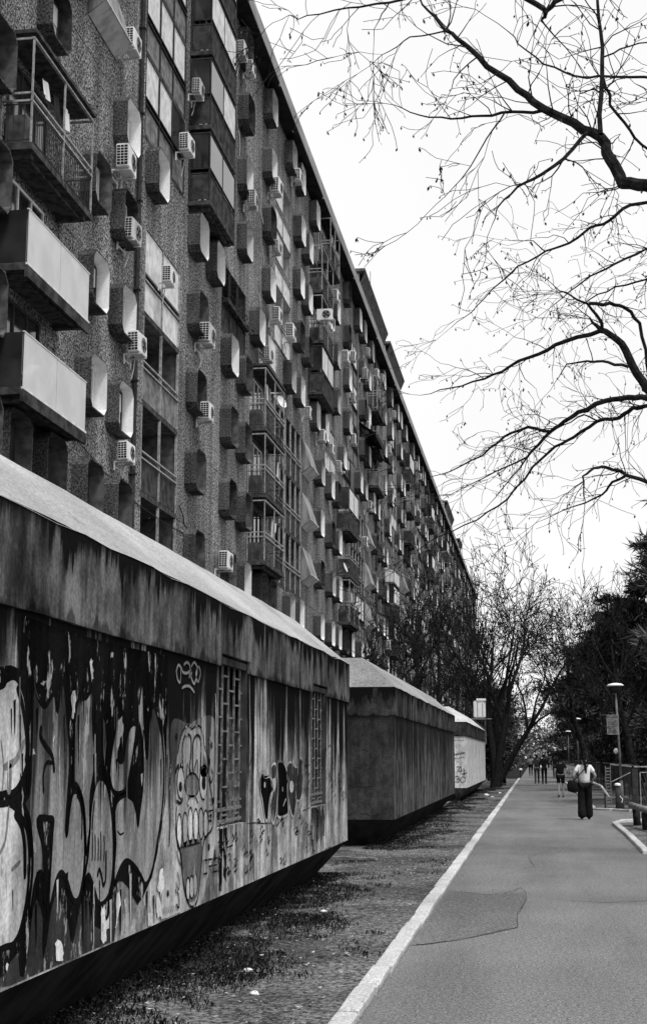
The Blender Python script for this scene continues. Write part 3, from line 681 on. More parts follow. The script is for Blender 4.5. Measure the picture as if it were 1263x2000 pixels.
# striped awnings and roofs over far balconies
for (a, c, k, lab) in ((92.5, 98.5, 5, 'dark sloping awning over upper balcony near the eave'), (101, 104, 5, 'smaller dark awning over far upper balcony')):
    z = zs(k); m = MB(); m.add([(FX + .02, a, z + .9), (FX + 1.15, a, z + .1), (FX + 1.15, c, z + .1), (FX + .02, c, z + .9), (FX + 1.15, a, z - .1), (FX + 1.15, c, z - .1)], [(0, 1, 2, 3), (1, 4, 5, 2)])
    m.add([(FX + .02, a, z + .86), (FX + 1.13, a, z + .07), (FX + 1.13, c, z + .07), (FX + .02, c, z + .86)], [(3, 2, 1, 0)])
    o = m.obj('awning', [M['panel_d']]); tag(o, lab, 'awning')
    m = MB(); m.tube([(FX + .02, a, z - .3), (FX + 1.1, a, z + .08)], .02, 4); m.tube([(FX + .02, c, z - .3), (FX + 1.1, c, z + .08)], .02, 4); m.obj('support_arm', [M['frame_d']], o)
# ------------------------------------------------------------------ concrete bunkers
WX = -2.66
def bunker(y0, y1, mats, label, wins=()):
    mw, mend, mf, mr = mats; XB = -6.6
    bk = tag(empty('concrete_bunker', (WX, y0, 0)), label, 'bunker'); inv = Matrix.Translation((-WX, -y0, 0))
    def pt(o): o.parent = bk; o.matrix_parent_inverse = inv; return o
    ys = [y0]
    for a, c in wins: ys += [a, c]
    ys.append(y1); m = MB()
    for i, (a, c) in enumerate(zip(ys[:-1], ys[1:])):
        m.add([(WX, a, .5), (WX, c, .5), (WX, c, 1.06 if i % 2 else Z_TOP + .005), (WX, a, 1.06 if i % 2 else Z_TOP + .005)], [(0, 1, 2, 3)])
    for a, c in wins:
        X = WX - .2
        m.add([(WX, a, 1.06), (WX, c, 1.06), (X, c, 1.06), (X, a, 1.06), (WX, a, 2.52), (WX, c, 2.52), (X, c, 2.52), (X, a, 2.52)], [(0, 1, 2, 3), (0, 3, 7, 4), (1, 5, 6, 2)])
    m.add([(XB, y0, .5), (XB, y1, .5), (XB, y1, Z_TOP), (XB, y0, Z_TOP)], [(3, 2, 1, 0)])
    pt(m.obj('wall', [mw]))
    for q in (y0, y1):
        m = MB(); s = -1 if q == y0 else 1
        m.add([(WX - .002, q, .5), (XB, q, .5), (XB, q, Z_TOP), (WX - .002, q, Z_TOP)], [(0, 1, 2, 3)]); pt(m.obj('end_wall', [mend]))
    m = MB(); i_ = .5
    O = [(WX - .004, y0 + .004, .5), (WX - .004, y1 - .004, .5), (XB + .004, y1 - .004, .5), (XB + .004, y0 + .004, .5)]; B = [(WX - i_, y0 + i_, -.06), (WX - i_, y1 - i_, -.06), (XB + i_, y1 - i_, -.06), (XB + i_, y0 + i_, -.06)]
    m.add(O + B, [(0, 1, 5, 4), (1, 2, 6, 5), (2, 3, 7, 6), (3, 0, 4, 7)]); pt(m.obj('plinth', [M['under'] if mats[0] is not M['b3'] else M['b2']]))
    # roof band, cut back over the windows
    m = MB(); P = .03
    for i, (a, c) in enumerate(zip(ys[:-1], ys[1:])):
        lo = 2.52 if i % 2 else Z_TOP; aa = a - (P if i == 0 else 0); cc = c + (P if i == len(ys) - 2 else 0)
        n = max(1, round((cc - aa) / .35))
        for k in range(n):
            u0, u1 = aa + (cc - aa) * k / n, aa + (cc - aa) * (k + 1) / n
            j0 = .008 * mnoise.noise((u0 * 3, 1, y0)); j1 = .008 * mnoise.noise((u1 * 3, 1, y0))
            if k == 0: j0 = 0
            if k == n - 1: j1 = 0
            m.add([(WX + P, u0, lo + j0), (WX + P, u1, lo + j1), (WX + P, u1, 2.95 + j1 * 1.6), (WX + P, u0, 2.95 + j0 * 1.6), (WX - .05, u0, lo + j0), (WX - .05, u1, lo + j1)], [(0, 1, 2, 3), (4, 5, 1, 0)])
    for a, c in wins: m.add([(WX + P, a, Z_TOP), (WX - .1, a, Z_TOP), (WX - .1, a, 2.52), (WX + P, a, 2.52)], [(0, 1, 2, 3)]); m.add([(WX + P, c, Z_TOP), (WX - .1, c, Z_TOP), (WX - .1, c, 2.52), (WX + P, c, 2.52)], [(0, 1, 2, 3)])
    for q in (y0 - P, y1 + P):
        e = 0
        m.add([(WX + P, q, Z_TOP), (XB - P, q, Z_TOP), (XB - P, q, 2.95), (WX + P, q, 2.95)], [(0, 1, 2, 3)])
        qi = q + P + .04 if q < y1 else q - P - .04
        m.add([(WX + P, q, Z_TOP), (XB - P, q, Z_TOP), (XB - P, qi, Z_TOP), (WX + P, qi, Z_TOP)], [(0, 1, 2, 3)])
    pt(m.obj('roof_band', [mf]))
    m = MB(); t = .66; Q = .035
    nseg = int((y1 - y0) / .5)
    O = [(WX + Q, y0 - Q), (WX + Q, y1 + Q), (XB - Q, y1 + Q), (XB - Q, y0 - Q)]; I = [(WX - t, y0 + t), (WX - t, y1 - t), (XB + t, y1 - t), (XB + t, y0 + t)]
    V = []; F = []
    rr = random.Random(int(y0 * 10) + 1)
    for k in range(nseg + 1):       # front slope with a slightly uneven eave and sagging face
        s = k / nseg; a = O[0][1] + (O[1][1] - O[0][1]) * s; c = I[0][1] + (I[1][1] - I[0][1]) * s
        jz = rr.uniform(-.014, .014) if 0 < k < nseg else 0
        V += [(WX + Q, a, 2.945 + jz), ((WX + Q + WX - t) / 2, (a + c) / 2, 3.245 + .03 * mnoise.noise((a * .6, 0, 1))), (WX - t, c, 3.54 + .012 * mnoise.noise((a, 2, 2)))]
    for k in range(nseg):
        for q in range(2): F.append((k * 3 + q, k * 3 + 3 + q, k * 3 + 4 + q, k * 3 + 1 + q))
    m.add(V, F)
    m.add([(O[1][0], O[1][1], 2.945), (O[2][0], O[2][1], 2.945), (I[2][0], I[2][1], 3.54), (I[1][0], I[1][1], 3.54)], [(0, 1, 2, 3)])
    m.add([(O[2][0], O[2][1], 2.945), (O[3][0], O[3][1], 2.945), (I[3][0], I[3][1], 3.54), (I[2][0], I[2][1], 3.54)], [(0, 1, 2, 3)])
    m.add([(O[3][0], O[3][1], 2.945), (O[0][0], O[0][1], 2.945), (I[0][0], I[0][1], 3.54), (I[3][0], I[3][1], 3.54)], [(0, 1, 2, 3)])
    m.add([(x, q, 3.535) for x, q in I], [(0, 1, 2, 3)])
    pt(m.obj('roof', [mr]))
    for a, c in wins:
        X = WX - .19; m = MB(); m.box(X - .02, X, a + .01, c - .01, 1.065, 2.515); wn = pt(m.obj('window', [M['dark']]))
        n = 5; dw = (c - a) / n
        vb = MB(); vb.box(-.008, .008, -.009, .009, 0, 1.44); vbm = vb.mesh('bar', [M['barm']])
        hb = MB(); hb.box(-.007, .007, -dw / 2 + .01, dw / 2 - .01, -.008, .008); hbm = hb.mesh('bar', [M['barm']])
        for k in range(n): link('bar', vbm, wn, (WX - .05, a + dw * (k + .5), 1.068), scale=(1, 1, 1))
        for r_ in range(12):
            for k in range(n + 1):
                if (k + r_) % 2 == 0:
                    hw = 1 if 0 < k < n else .5
                    yy = a + dw * k + (dw / 4 if k == 0 else -dw / 4 if k == n else 0)
                    link('bar', hbm, wn, (WX - .05, yy, 1.15 + r_ * .12), scale=(1, hw, 1))
        fb = MB()
        for q in (1.10, 1.20): fb.box(WX - .062, WX - .04, a + .02, c - .02, q - .014, q + .014)
        fb.obj('bottom_rail', [M['barm']], wn)
        st = MB(); st.box(WX - .065, WX - .003, a + .002, a + .03, 1.065, 2.5); st.box(WX - .065, WX - .003, c - .03, c - .002, 1.065, 2.5); st.box(WX - .065, WX - .003, a + .03, c - .03, 2.44, 2.5)
        st.obj('frame', [M['panel_d']], wn)
    return bk, pt
B1, pt1 = bunker(1.5, 20.2, (M['b1'], M['b1'], M['fas1'], M['roof1']), 'nearest concrete bunker, graffitied wall with barred windows and pale roof', [(11.87, 13.1), (16.9, 18.12)])
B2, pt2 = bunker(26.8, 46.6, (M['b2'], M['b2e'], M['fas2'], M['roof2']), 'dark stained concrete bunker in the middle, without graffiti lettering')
B3, pt3 = bunker(54.3, 73.9, (M['b3'], M['b3'], M['fas2'], M['roof3']), 'whitewashed concrete bunker farthest down the path, with small black tags')
# ------------------------------------------------------------------ graffiti on the nearest bunker, traced onto the wall plane
def cat_mull(P, closed=True, n=4):
    out = []; L = len(P)
    for i in range(L if closed else L - 1):
        p0, p1, p2, p3 = (P[(i - 1) % L], P[i], P[(i + 1) % L], P[(i + 2) % L]) if closed else (P[max(i - 1, 0)], P[i], P[i + 1], P[min(i + 2, L - 1)])
        for k in range(n):
            t = k / n; t2 = t * t; t3 = t2 * t
            out.append(tuple(.5 * (2 * p1[j] + (p2[j] - p0[j]) * t + (2 * p0[j] - 5 * p1[j] + 4 * p2[j] - p3[j]) * t2 + (3 * p1[j] - p0[j] - 3 * p2[j] + p3[j]) * t3) for j in (0, 1)))
    if not closed: out.append(P[-1])
    return out
def wall_yz(pts, fr, X=WX):
    x0, y0, s = fr; out = []
    for a, c in pts:
        p = on_x(x0 + a / s, y0 + c / s, X); out.append((p.y, min(max(p.z, .512), 2.40)))
    return out
GL = .0016
class Paint:
    def __init__(s): s.V = []; s.F = []
    def poly(s, yz, layer):
        n = len(s.V); X = WX + .002 + GL * layer; s.V += [(X, a, c) for a, c in yz]
        for t in tessellate_polygon([[Vector((a, c, 0)) for a, c in yz]]): s.F.append(tuple(n + i for i in t))
    def fill(s, pts, fr, layer, smooth=True):
        yz = wall_yz(pts, fr); s.poly(cat_mull(yz, True, 4) if smooth else yz, layer)
        return s
    def line(s, pts, fr, layer, wd, closed=False, smooth=True):
        yz = wall_yz(pts, fr); yz = cat_mull(yz, closed, 4) if smooth else yz
        if closed: yz.append(yz[0])
        n = len(s.V); X = WX + .002 + GL * layer; L = len(yz)
        for i, (a, c) in enumerate(yz):
            p = yz[max(i - 1, 0)]; q = yz[min(i + 1, L - 1)]; dx, dz = q[0] - p[0], q[1] - p[1]; l = math.hypot(dx, dz) or 1
            w_ = wd * (1 if 0 < i < L - 1 else .6); s.V += [(X, a - dz / l * w_, c + dx / l * w_), (X, a + dz / l * w_, c - dx / l * w_)]
        for i in range(L - 1): s.F.append((n + 2 * i, n + 2 * i + 1, n + 2 * i + 3, n + 2 * i + 2))
        return s
    def letter(s, pts, fr, mat, wd=.018):
        s.fill(pts, fr, 2).obj('graffiti_letter', mat); Paint().line(pts, fr, 2.6, wd, True).obj('graffiti_outline', K['black'])
    def ell(s, c, rx, ry, fr, layer): return s.fill([(c[0] + rx * math.cos(k * math.pi / 6), c[1] + ry * math.sin(k * math.pi / 6)) for k in range(12)], fr, layer)
    def eline(s, c, rx, ry, fr, layer, wd): return s.line([(c[0] + rx * math.cos(k * math.pi / 6), c[1] + ry * math.sin(k * math.pi / 6)) for k in range(12)], fr, layer, wd, True)
    def obj(s, name, mat, pf=None):
        par = list(range(len(s.V)))
        def fd(i):
            while par[i] != i: par[i] = par[par[i]]; i = par[i]
            return i
        for f in s.F:
            for i in f[1:]: par[fd(i)] = fd(f[0])
        big = {}
        for f in s.F: big.setdefault(fd(f[0]), []).append(f)
        split = name in ('graffiti_highlight', 'graffiti_teeth', 'dark_streak', 'graffiti_stroke', 'graffiti_shade')
        for Fs in (big.values() if split else [s.F]):
            ix = sorted({i for f in Fs for i in f}); mp = {a: b for b, a in enumerate(ix)}
            (pf or pt1)(link(name, mesh(name, [s.V[i] for i in ix], [tuple(mp[i] for i in f) for f in Fs], [mat])))
A = (0, 1250, 2.87); Bf = (300, 1250, 2.87); G = (480, 1420, 6.014)
K = {n: paint_mat('spray_' + n, *a) for n, a in {'black': (.008, .0, 0), 'chips': (.008, .6, 0), 'dark': (.04, .8, 0), 'light': (.5, .6, .6), 'mid': (.17, 1.1, .9), 'mid2': (.25, .8, .9), 'grey': (.17, .4, .3), 'white': (.6, .3, .4), 'pale': (.46, 1.0, .9), 'line': (.015, .7, 0), 'chalk': (.46, .8, .6)}.items()}
Paint().fill([(-200, 1990), (60, 1960), (640, 1700), (660, 1400), (640, 1250), (-200, 1250)], A, 0, False).obj('graffiti_shadow', K['dark'])
blk = [(-260, 150), (0, 150), (60, 140), (120, 170), (125, -140), (330, -60), (620, 20), (940, 90), (935, 420), (930, 700), (925, 900), (905, 1050), (880, 1200), (850, 1330), (800, 1440), (770, 1485), (745, 1440), (720, 1390), (690, 1355), (665, 1350), (640, 1390), (620, 1480), (600, 1560), (560, 1620), (530, 1600), (505, 1520), (490, 1450), (470, 1430), (450, 1480), (430, 1580), (410, 1700), (395, 1690), (380, 1570), (350, 1500), (320, 1430), (305, 1440), (280, 1540), (260, 1700), (240, 1790), (235, 1700), (240, 1560), (220, 1480), (205, 1450), (185, 1500), (165, 1650), (150, 1790), (130, 1890), (110, 1880), (100, 1750), (60, 1800), (20, 1880), (0, 1890), (-260, 1990)]
Paint().fill(blk, A, 1, False).obj('graffiti_outline', K['chips'])
Paint().letter([(-200, 300), (0, 260), (30, 225), (70, 205), (100, 230), (130, 300), (145, 400), (155, 520), (155, 640), (140, 720), (110, 800), (75, 850), (30, 860), (-200, 850)], A, K['light'])
Paint().letter([(-200, 930), (0, 920), (40, 915), (80, 940), (120, 1000), (150, 1080), (160, 1200), (158, 1330), (140, 1480), (110, 1620), (80, 1690), (30, 1720), (-200, 1730)], A, K['light'])
Paint().line([(90, 260), (118, 350), (138, 480), (147, 600), (140, 690)], A, 3, .022).line([(75, 970), (115, 1040), (133, 1160), (135, 1340)], A, 3, .022).obj('graffiti_stroke', K['black'])
Paint().line([(135, 560), (85, 670), (15, 715)], A, 3, .02).line([(0, 560), (15, 700), (8, 850)], A, 3, .006).line([(45, 930), (25, 1120), (-10, 1200)], A, 3, .012).line([(110, 1240), (60, 1290)], A, 3, .012).fill([(40, 720), (60, 700), (55, 850), (35, 850)], A, 3).obj('graffiti_shade', K['grey'])
Paint().letter([(178, 300), (182, 150), (195, 270), (225, 350), (255, 365), (300, 300), (318, 400), (338, 250), (358, 260), (372, 420), (385, 560), (388, 700), (380, 820), (370, 960), (365, 1060), (372, 1090), (385, 960), (400, 870), (420, 845), (440, 870), (460, 940), (470, 1080), (472, 1200), (462, 1330), (440, 1440), (415, 1465), (395, 1430), (375, 1360), (350, 1310), (330, 1310), (310, 1350), (290, 1440), (272, 1520), (270, 1430), (280, 1250), (290, 1080), (295, 1010), (265, 1000), (205, 1010), (235, 1150), (245, 1320), (225, 1305), (205, 1320), (185, 1400), (165, 1560), (160, 1480), (175, 1330), (178, 1200), (170, 1080), (160, 1000), (130, 915), (160, 850), (170, 700), (175, 500)], A, K['mid2'])
Paint().line([(228, 480), (222, 540), (255, 600), (288, 650), (300, 745)], A, 3, .018).line([(240, 860), (238, 760), (255, 690), (290, 690)], A, 3, .012).line([(425, 870), (445, 910), (455, 1000), (452, 1120)], A, 3, .009).line([(205, 1010), (230, 1110), (240, 1250)], A, 3, .008).obj('graffiti_stroke', K['black'])
Paint().letter([(415, 470), (425, 380), (440, 330), (480, 320), (500, 290), (515, 285), (520, 330), (515, 420), (520, 520), (530, 650), (520, 760), (505, 850), (500, 950), (500, 1050), (480, 1200), (475, 1100), (470, 980), (455, 880), (430, 820), (412, 800), (410, 700), (412, 560)], A, K['mid'])
Paint().letter([(560, 770), (585, 790), (605, 850), (620, 950), (630, 1080), (632, 1200), (625, 1330), (605, 1430), (570, 1480), (545, 1470), (525, 1400), (505, 1340), (490, 1320), (475, 1350), (468, 1400), (470, 1330), (490, 1200), (500, 1050), (505, 960), (520, 860), (540, 790)], A, K['mid2'])
pa = Paint()
for u in (512, 528, 545, 560, 578): pa.line([(u, 1070 + (u % 7) * 6), (u + 2, 1160), (u, 1240)], A, 3, .009)
pa.line([(540, 1330), (552, 1285), (566, 1330), (575, 1375), (588, 1330), (590, 1180)], A, 3, .014).line([(525, 900), (515, 1000), (512, 1070)], A, 3, .01).obj('graffiti_tag', K['black'])
Paint().letter([(612, 760), (620, 640), (640, 520), (655, 430), (690, 430), (675, 520), (658, 600), (660, 670), (688, 670), (705, 560), (730, 480), (760, 480), (745, 620), (725, 740), (705, 830), (665, 862), (630, 845)], A, K['mid2'])
Paint().letter([(566, 330), (572, 480), (572, 640), (582, 745), (592, 640), (605, 480), (600, 420), (585, 450)], A, K['mid'])
Paint().letter([(640, 960), (655, 900), (690, 870), (715, 865), (740, 890), (760, 960), (770, 1040), (780, 960), (795, 840), (800, 700), (795, 580), (780, 480), (770, 440), (780, 330), (795, 230), (800, 350), (805, 480), (815, 640), (825, 640), (832, 470), (845, 390), (860, 370), (870, 400), (895, 500), (912, 620), (915, 780), (905, 950), (890, 1060), (870, 1180), (850, 1290), (815, 1370), (790, 1330), (760, 1280), (725, 1245), (700, 1240), (675, 1270), (650, 1330), (640, 1370), (635, 1300), (645, 1150), (640, 1050)], A, K['mid2'])
Paint().line([(712, 880), (742, 905), (760, 975), (766, 1030)], A, 3, .008).line([(655, 1070), (670, 1090), (690, 1080)], A, 3, .006).obj('graffiti_stroke', K['black'])
Paint().line([(845, 440), (848, 620), (842, 800), (848, 950)], A, 3, .016).line([(905, 470), (918, 640), (920, 830), (905, 1010)], A, 3, .005).line([(185, 160), (192, 270), (215, 335)], A, 3, .006).obj('graffiti_highlight', K['pale'])
rj = random.Random(8)
for q in ([(395, 300), (410, 290), (425, 330), (415, 400), (405, 440), (395, 430)], [(650, 450), (675, 430), (690, 470), (670, 560), (655, 615), (648, 600)], [(565, 1500), (580, 1495), (590, 1580), (612, 1540), (605, 1620), (590, 1640), (585, 1700), (565, 1695), (560, 1600)], [(650, 1420), (665, 1405), (670, 1480), (655, 1560), (645, 1620), (640, 1600)], [(300, 1690), (320, 1670), (350, 1740), (345, 1790), (310, 1800)], [(225, 240), (238, 235), (255, 225), (240, 245), (235, 250)], [(500, 120), (512, 100), (516, 200), (505, 230)], [(27, 1830), (36, 1805), (40, 1840), (32, 1860)], [(815, 380), (825, 365), (822, 400)], [(172, 620), (182, 610), (188, 640), (176, 645)], [(286, 560), (298, 540), (296, 590), (288, 620)], [(610, 90), (625, 70), (630, 95), (615, 110)], [(885, 1300), (905, 1280), (915, 1380), (895, 1440), (880, 1380)], [(820, 1550), (845, 1530), (850, 1590), (830, 1610)], [(870, 1420), (890, 1450), (905, 1560), (875, 1560)]):
    q2 = []
    for (ax, ay), (bx2, by2) in zip(q, q[1:] + q[:1]):
        for t_ in (0, .33, .66): q2.append((ax + (bx2 - ax) * t_ + rj.uniform(-5, 5), ay + (by2 - ay) * t_ + rj.uniform(-14, 14)))
    Paint().fill(q2, A, 4, False).obj('peeled_patch', K['white'])
rd = random.Random(31)
for k in range(80):
    u = rd.uniform(20, 940); v0 = rd.uniform(200, 760) if k % 3 else rd.uniform(1250, 1500); L_ = rd.uniform(60, 360); w_ = rd.uniform(1.5, 6)
    Paint().fill([(u - w_, v0), (u + w_, v0 - 8), (u + w_ * .7, v0 + L_ * .6), (u + w_ * .2, v0 + L_), (u - w_ * .4, v0 + L_ * .7)], A, 3.5, False).obj('paint_drip', K['black' if k % 4 else 'pale'])
# the painted skull face by the first window
fp = Paint(); fp.fill([(118, 440), (200, 470), (250, 440), (330, 430), (352, 560), (348, 1000), (336, 1200), (300, 1330), (262, 1500), (160, 1545), (60, 1560), (40, 1540), (60, 1300), (100, 1140), (104, 900), (98, 700), (92, 520)], Bf, 0).obj('graffiti_ground', K['pale'])
Paint().fill([(130, 640), (145, 560), (165, 505), (195, 485), (210, 505), (235, 485), (262, 495), (277, 545), (283, 595), (298, 650), (304, 760), (318, 880), (328, 980), (318, 1060), (278, 1120), (262, 1260), (250, 1380), (235, 1470), (205, 1490), (178, 1440), (160, 1330), (148, 1200), (124, 1090), (126, 1000), (124, 900), (120, 760)], Bf, 1).obj('graffiti_face', K['chalk'])
fp = Paint()
fp.ell((212, 812), 38, 64, Bf, 2); fp.fill([(150, 1150), (265, 1130), (252, 1350), (236, 1440), (205, 1470), (180, 1430), (165, 1300)], Bf, 2)
fp.fill([(262, 640), (285, 660), (297, 720), (300, 760), (262, 760)], Bf, 2); fp.obj('graffiti_shade', K['grey'])
fp = Paint()
fp.ell((148, 800), 19, 88, Bf, 2).ell((275, 800), 21, 92, Bf, 2)
for c, ry in (((140, 1075), 98), ((172, 1060), 92), ((202, 1040), 100), ((232, 1040), 92), ((262, 1030), 86), ((288, 1030), 74)): fp.ell(c, 13.5, ry, Bf, 2)
for c in ((188, 1395), (209, 1385), (229, 1372)): fp.ell(c, 10, 62, Bf, 3)
fp.obj('graffiti_teeth', K['white'])
fp = Paint(); lw = .0075
fp.ell((146, 822), 9, 28, Bf, 4).ell((277, 800), 11, 40, Bf, 4)
for c, rx, ry in (((148, 800), 20, 90), ((275, 800), 22, 95), ((212, 812), 39, 66), ((140, 1075), 14, 100), ((172, 1060), 14, 94), ((202, 1040), 14, 102), ((232, 1040), 14, 94), ((262, 1030), 14, 88), ((288, 1030), 14, 76), ((188, 1395), 11, 64), ((209, 1385), 11, 64), ((229, 1372), 11, 64)): fp.eline(c, rx, ry, Bf, 4, lw)
for q, wd in (([(118, 745), (128, 715), (145, 700), (162, 715)], .016), ([(255, 730), (268, 708), (285, 708), (300, 740)], .016), ([(130, 640), (145, 560), (165, 500), (195, 480), (210, 500), (235, 480), (260, 490), (275, 540), (280, 590), (295, 640), (302, 720)], lw), ([(160, 740), (157, 600), (170, 540), (190, 530), (205, 550), (205, 640), (196, 720), (205, 760)], .011), ([(215, 745), (214, 640), (218, 570), (235, 535), (255, 545), (262, 600), (258, 720)], .011), ([(180, 770), (187, 690), (205, 755)], lw), ([(220, 745), (240, 670), (245, 760)], lw), ([(192, 935), (186, 910), (200, 878), (228, 878), (244, 915)], lw), ([(122, 900), (145, 915), (160, 890)], .012), ([(125, 930), (122, 1000), (124, 1100), (148, 1200), (160, 1330), (176, 1430), (205, 1495), (237, 1470), (252, 1380), (264, 1250), (280, 1120), (322, 1060), (332, 980), (322, 880), (306, 760)], .010), ([(150, 1160), (205, 1150), (265, 1130)], lw), ([(212, 745), (212, 878)], .006), ([(300, 960), (325, 955)], lw), ([(300, 985), (328, 985)], lw), ([(302, 1012), (326, 1015)], lw), ([(90, 700), (84, 860), (88, 1000), (84, 1160)], .012), ([(108, 760), (104, 900), (108, 1060)], .006), ([(300, 640), (312, 690), (305, 730)], .005), ([(318, 720), (330, 760), (318, 800), (310, 770)], .007), ([(125, 1180), (135, 1230), (150, 1270)], .007), ([(128, 1300), (140, 1350), (136, 1400), (124, 1360)], .006), ([(118, 1400), (136, 1430), (138, 1500), (122, 1480)], .008)):
    fp.line(q, Bf, 4, wd)
for k in range(9): fp.line([(46 + k * 10, 1500 - k * 2), (51 + k * 10, 1540 - k * 3)], Bf, 4, .006, smooth=False)
for c in ((125, 540), (310, 560), (322, 590), (308, 680), (76, 1420), (330, 900), (306, 1160)): fp.ell(c, 5, 20, Bf, 4)
fp.obj('graffiti_face_line', K['line'])
# small black tag of four capital letters, and loose marker lines
tg = Paint(); bx_ = 276
for i, ch in enumerate('OREO'):
    x = bx_ + i * 27; t, b_ = 1236 - i * 5, 1312 - i * 6; mid_ = (t + b_) / 2; wx = 19
    tg.line([(x, t), (x, b_)], Bf, 5, .008, smooth=False); tg.line([(x - 3, t), (x + wx, t - 3)], Bf, 5, .014, smooth=False)
    if ch in 'OE': tg.line([(x - 2, b_), (x + wx, b_ - 4)], Bf, 5, .014, smooth=False)
    if ch in 'OR': tg.line([(x + wx - 2, t), (x + wx - 2, b_ if ch == 'O' else mid_)], Bf, 5, .008, smooth=False)
    if ch in 'RE': tg.line([(x, mid_), (x + wx, mid_ - 3)], Bf, 5, .012, smooth=False)
    if ch == 'R': tg.line([(x + 4, mid_), (x + wx, b_)], Bf, 5, .008, smooth=False)
tg.line([(405, 1165), (440, 1150)], Bf, 5, .008).line([(425, 1150), (428, 1175)], Bf, 5, .006).line([(505, 1200), (520, 1190), (518, 1225)], Bf, 5, .01).line([(545, 655), (530, 720), (545, 790)], Bf, 5, .006).line([(556, 1195), (558, 1365)], Bf, 5, .022, smooth=False)
for (a, c) in ((976, 770), (990, 830), (1030, 770), (1040, 810), (845, 720), (860, 770), (850, 840), (985, 790)): tg.line([(a, c), (a + 8, c - 22), (a + 12, c + 12), (a + 4, c + 30)], Bf, 5, .008)
tg.obj('graffiti_tag', K['line'])
tw = Paint()
for q in ([(122, 165), (130, 220), (145, 235), (148, 160), (135, 140), (124, 170)], [(150, 150), (160, 180), (185, 185), (205, 165)], [(165, 140), (180, 125), (195, 135), (200, 165), (195, 215)], [(205, 150), (225, 125), (240, 165), (225, 245), (205, 205), (210, 180)], [(235, 165), (250, 150), (258, 190), (245, 235), (233, 200), (238, 165)], [(155, 270), (175, 258), (200, 262), (225, 295)]): tw.line(q, Bf, 3, .011)
tw.obj('graffiti_tag', K['chalk'])
dk = Paint(); wl = Paint()
LT = [[(165, 600), (190, 530), (215, 590), (270, 580), (290, 620), (310, 740), (285, 800), (265, 900), (250, 1080), (220, 1080), (190, 880), (165, 750)], [(290, 480), (320, 430), (350, 450), (360, 560), (370, 700), (360, 850), (350, 1000), (320, 1130), (295, 1080), (280, 900), (312, 760), (295, 620)], [(365, 440), (400, 400), (440, 430), (465, 480), (480, 600), (480, 800), (490, 1000), (460, 1040), (440, 1050), (370, 1050), (365, 900), (375, 700)], [(475, 480), (510, 410), (550, 440), (590, 470), (610, 400), (640, 360), (665, 450), (665, 640), (650, 800), (620, 870), (590, 870), (560, 1040), (530, 1030), (500, 880), (485, 700)]]
for i, q in enumerate(LT): Paint().fill(q, G, 2).obj('graffiti_letter', K['black'] if i in (0, 2) else K['dark']); wl.line(q, G, 3, .013, True)
wl.line([(205, 500), (215, 590), (270, 555)], G, 3, .012).line([(250, 360), (255, 410)], G, 3, .008).line([(225, 355), (230, 415)], G, 3, .008).line([(275, 350), (270, 410)], G, 3, .008).line([(430, 930), (465, 840)], G, 3, .012)
wl.obj('graffiti_outline', K['pale'])
Paint().fill([(290, 640), (330, 600), (345, 660), (325, 760), (310, 740)], G, 3).ell((215, 680), 9, 35, G, 3).ell((425, 730), 8, 30, G, 3).ell((530, 700), 25, 70, G, 3).obj('graffiti_highlight', K['chalk'])
# dark streaks painted in place of the recessed niche below the window openings
st_ = Paint()
rr = random.Random(3)
for a, c in ((16.92, 18.1), (11.95, 12.3)):
    y = a
    while y < c:
        w_ = rr.uniform(.05, .16); st_.poly([(y, 1.05), (min(y + w_, c), 1.05), (min(y + w_ * .9, c), rr.uniform(.515, .7)), (y + w_ * .15, rr.uniform(.515, .75))], 0); y += w_ * rr.uniform(1.0, 1.5)
st_.obj('dark_streak', K['line'])
jt = Paint()
for q in ([(20, 1130), (110, 1124), (200, 1132), (300, 1126)], [(660, 985), (720, 962), (750, 945)], [(690, 455), (755, 445)]): jt.line(q, G, 1, .006, smooth=False)
jt.obj('joint', K['line'])
Paint().line([(535, 200), (538, 600), (530, 1000), (532, 1300)], Bf, 1, .014).obj('run_mark', K['white'])
Paint().line([(345, 300), (350, 600), (345, 900)], Bf, 1, .01).obj('run_mark', K['white'])
sc_ = Paint(); rs = random.Random(14)
for k in range(70):
    u = rs.uniform(300, 420) if k % 2 else rs.uniform(830, 1060); v = rs.uniform(600, 1250); w_ = rs.uniform(3, 9)
    sc_.line([(u, v), (u + w_, v - rs.uniform(5, 25)), (u + w_ * 1.6, v + rs.uniform(0, 20)), (u + w_ * .6, v + rs.uniform(10, 40))], Bf, 2, rs.uniform(.003, .007))
for k in range(34):
    u = rs.uniform(330, 560) if k % 2 else rs.uniform(560, 860); v = rs.uniform(1060, 1330) - (u - 330) * .22; w_ = rs.uniform(5, 14)
    sc_.line([(u, v), (u + w_, v - rs.uniform(10, 35)), (u + w_ * 1.5, v + rs.uniform(5, 25)), (u + w_ * .5, v + rs.uniform(10, 30)), (u + w_ * 2.2, v)], Bf, 2, rs.uniform(.004, .009))
sc_.obj('graffiti_scribble', K['line']); [tag(o_, kind='stuff') for o_ in bpy.data.objects if o_.name.startswith('graffiti_scribble')]
sw = MB(); rs = random.Random(23)
for r_ in (1, 2, 4, 6):
    z = 1.95 - r_ * .22 + rs.uniform(-.06, .06); x = -3.7 + rs.uniform(0, .35)
    for k in range(rs.randint(1, 2)):
        L_ = rs.uniform(.25, .6); q = [(x + L_ * t_ / 5, 26.8 - .003, z + rs.uniform(-.035, .035)) for t_ in range(6)]; sw.tube(q, .005, 4); x += L_ + .08
        if x > -2.95: break
pt2(sw.obj('graffiti_scrawl', [M['darkin']]))
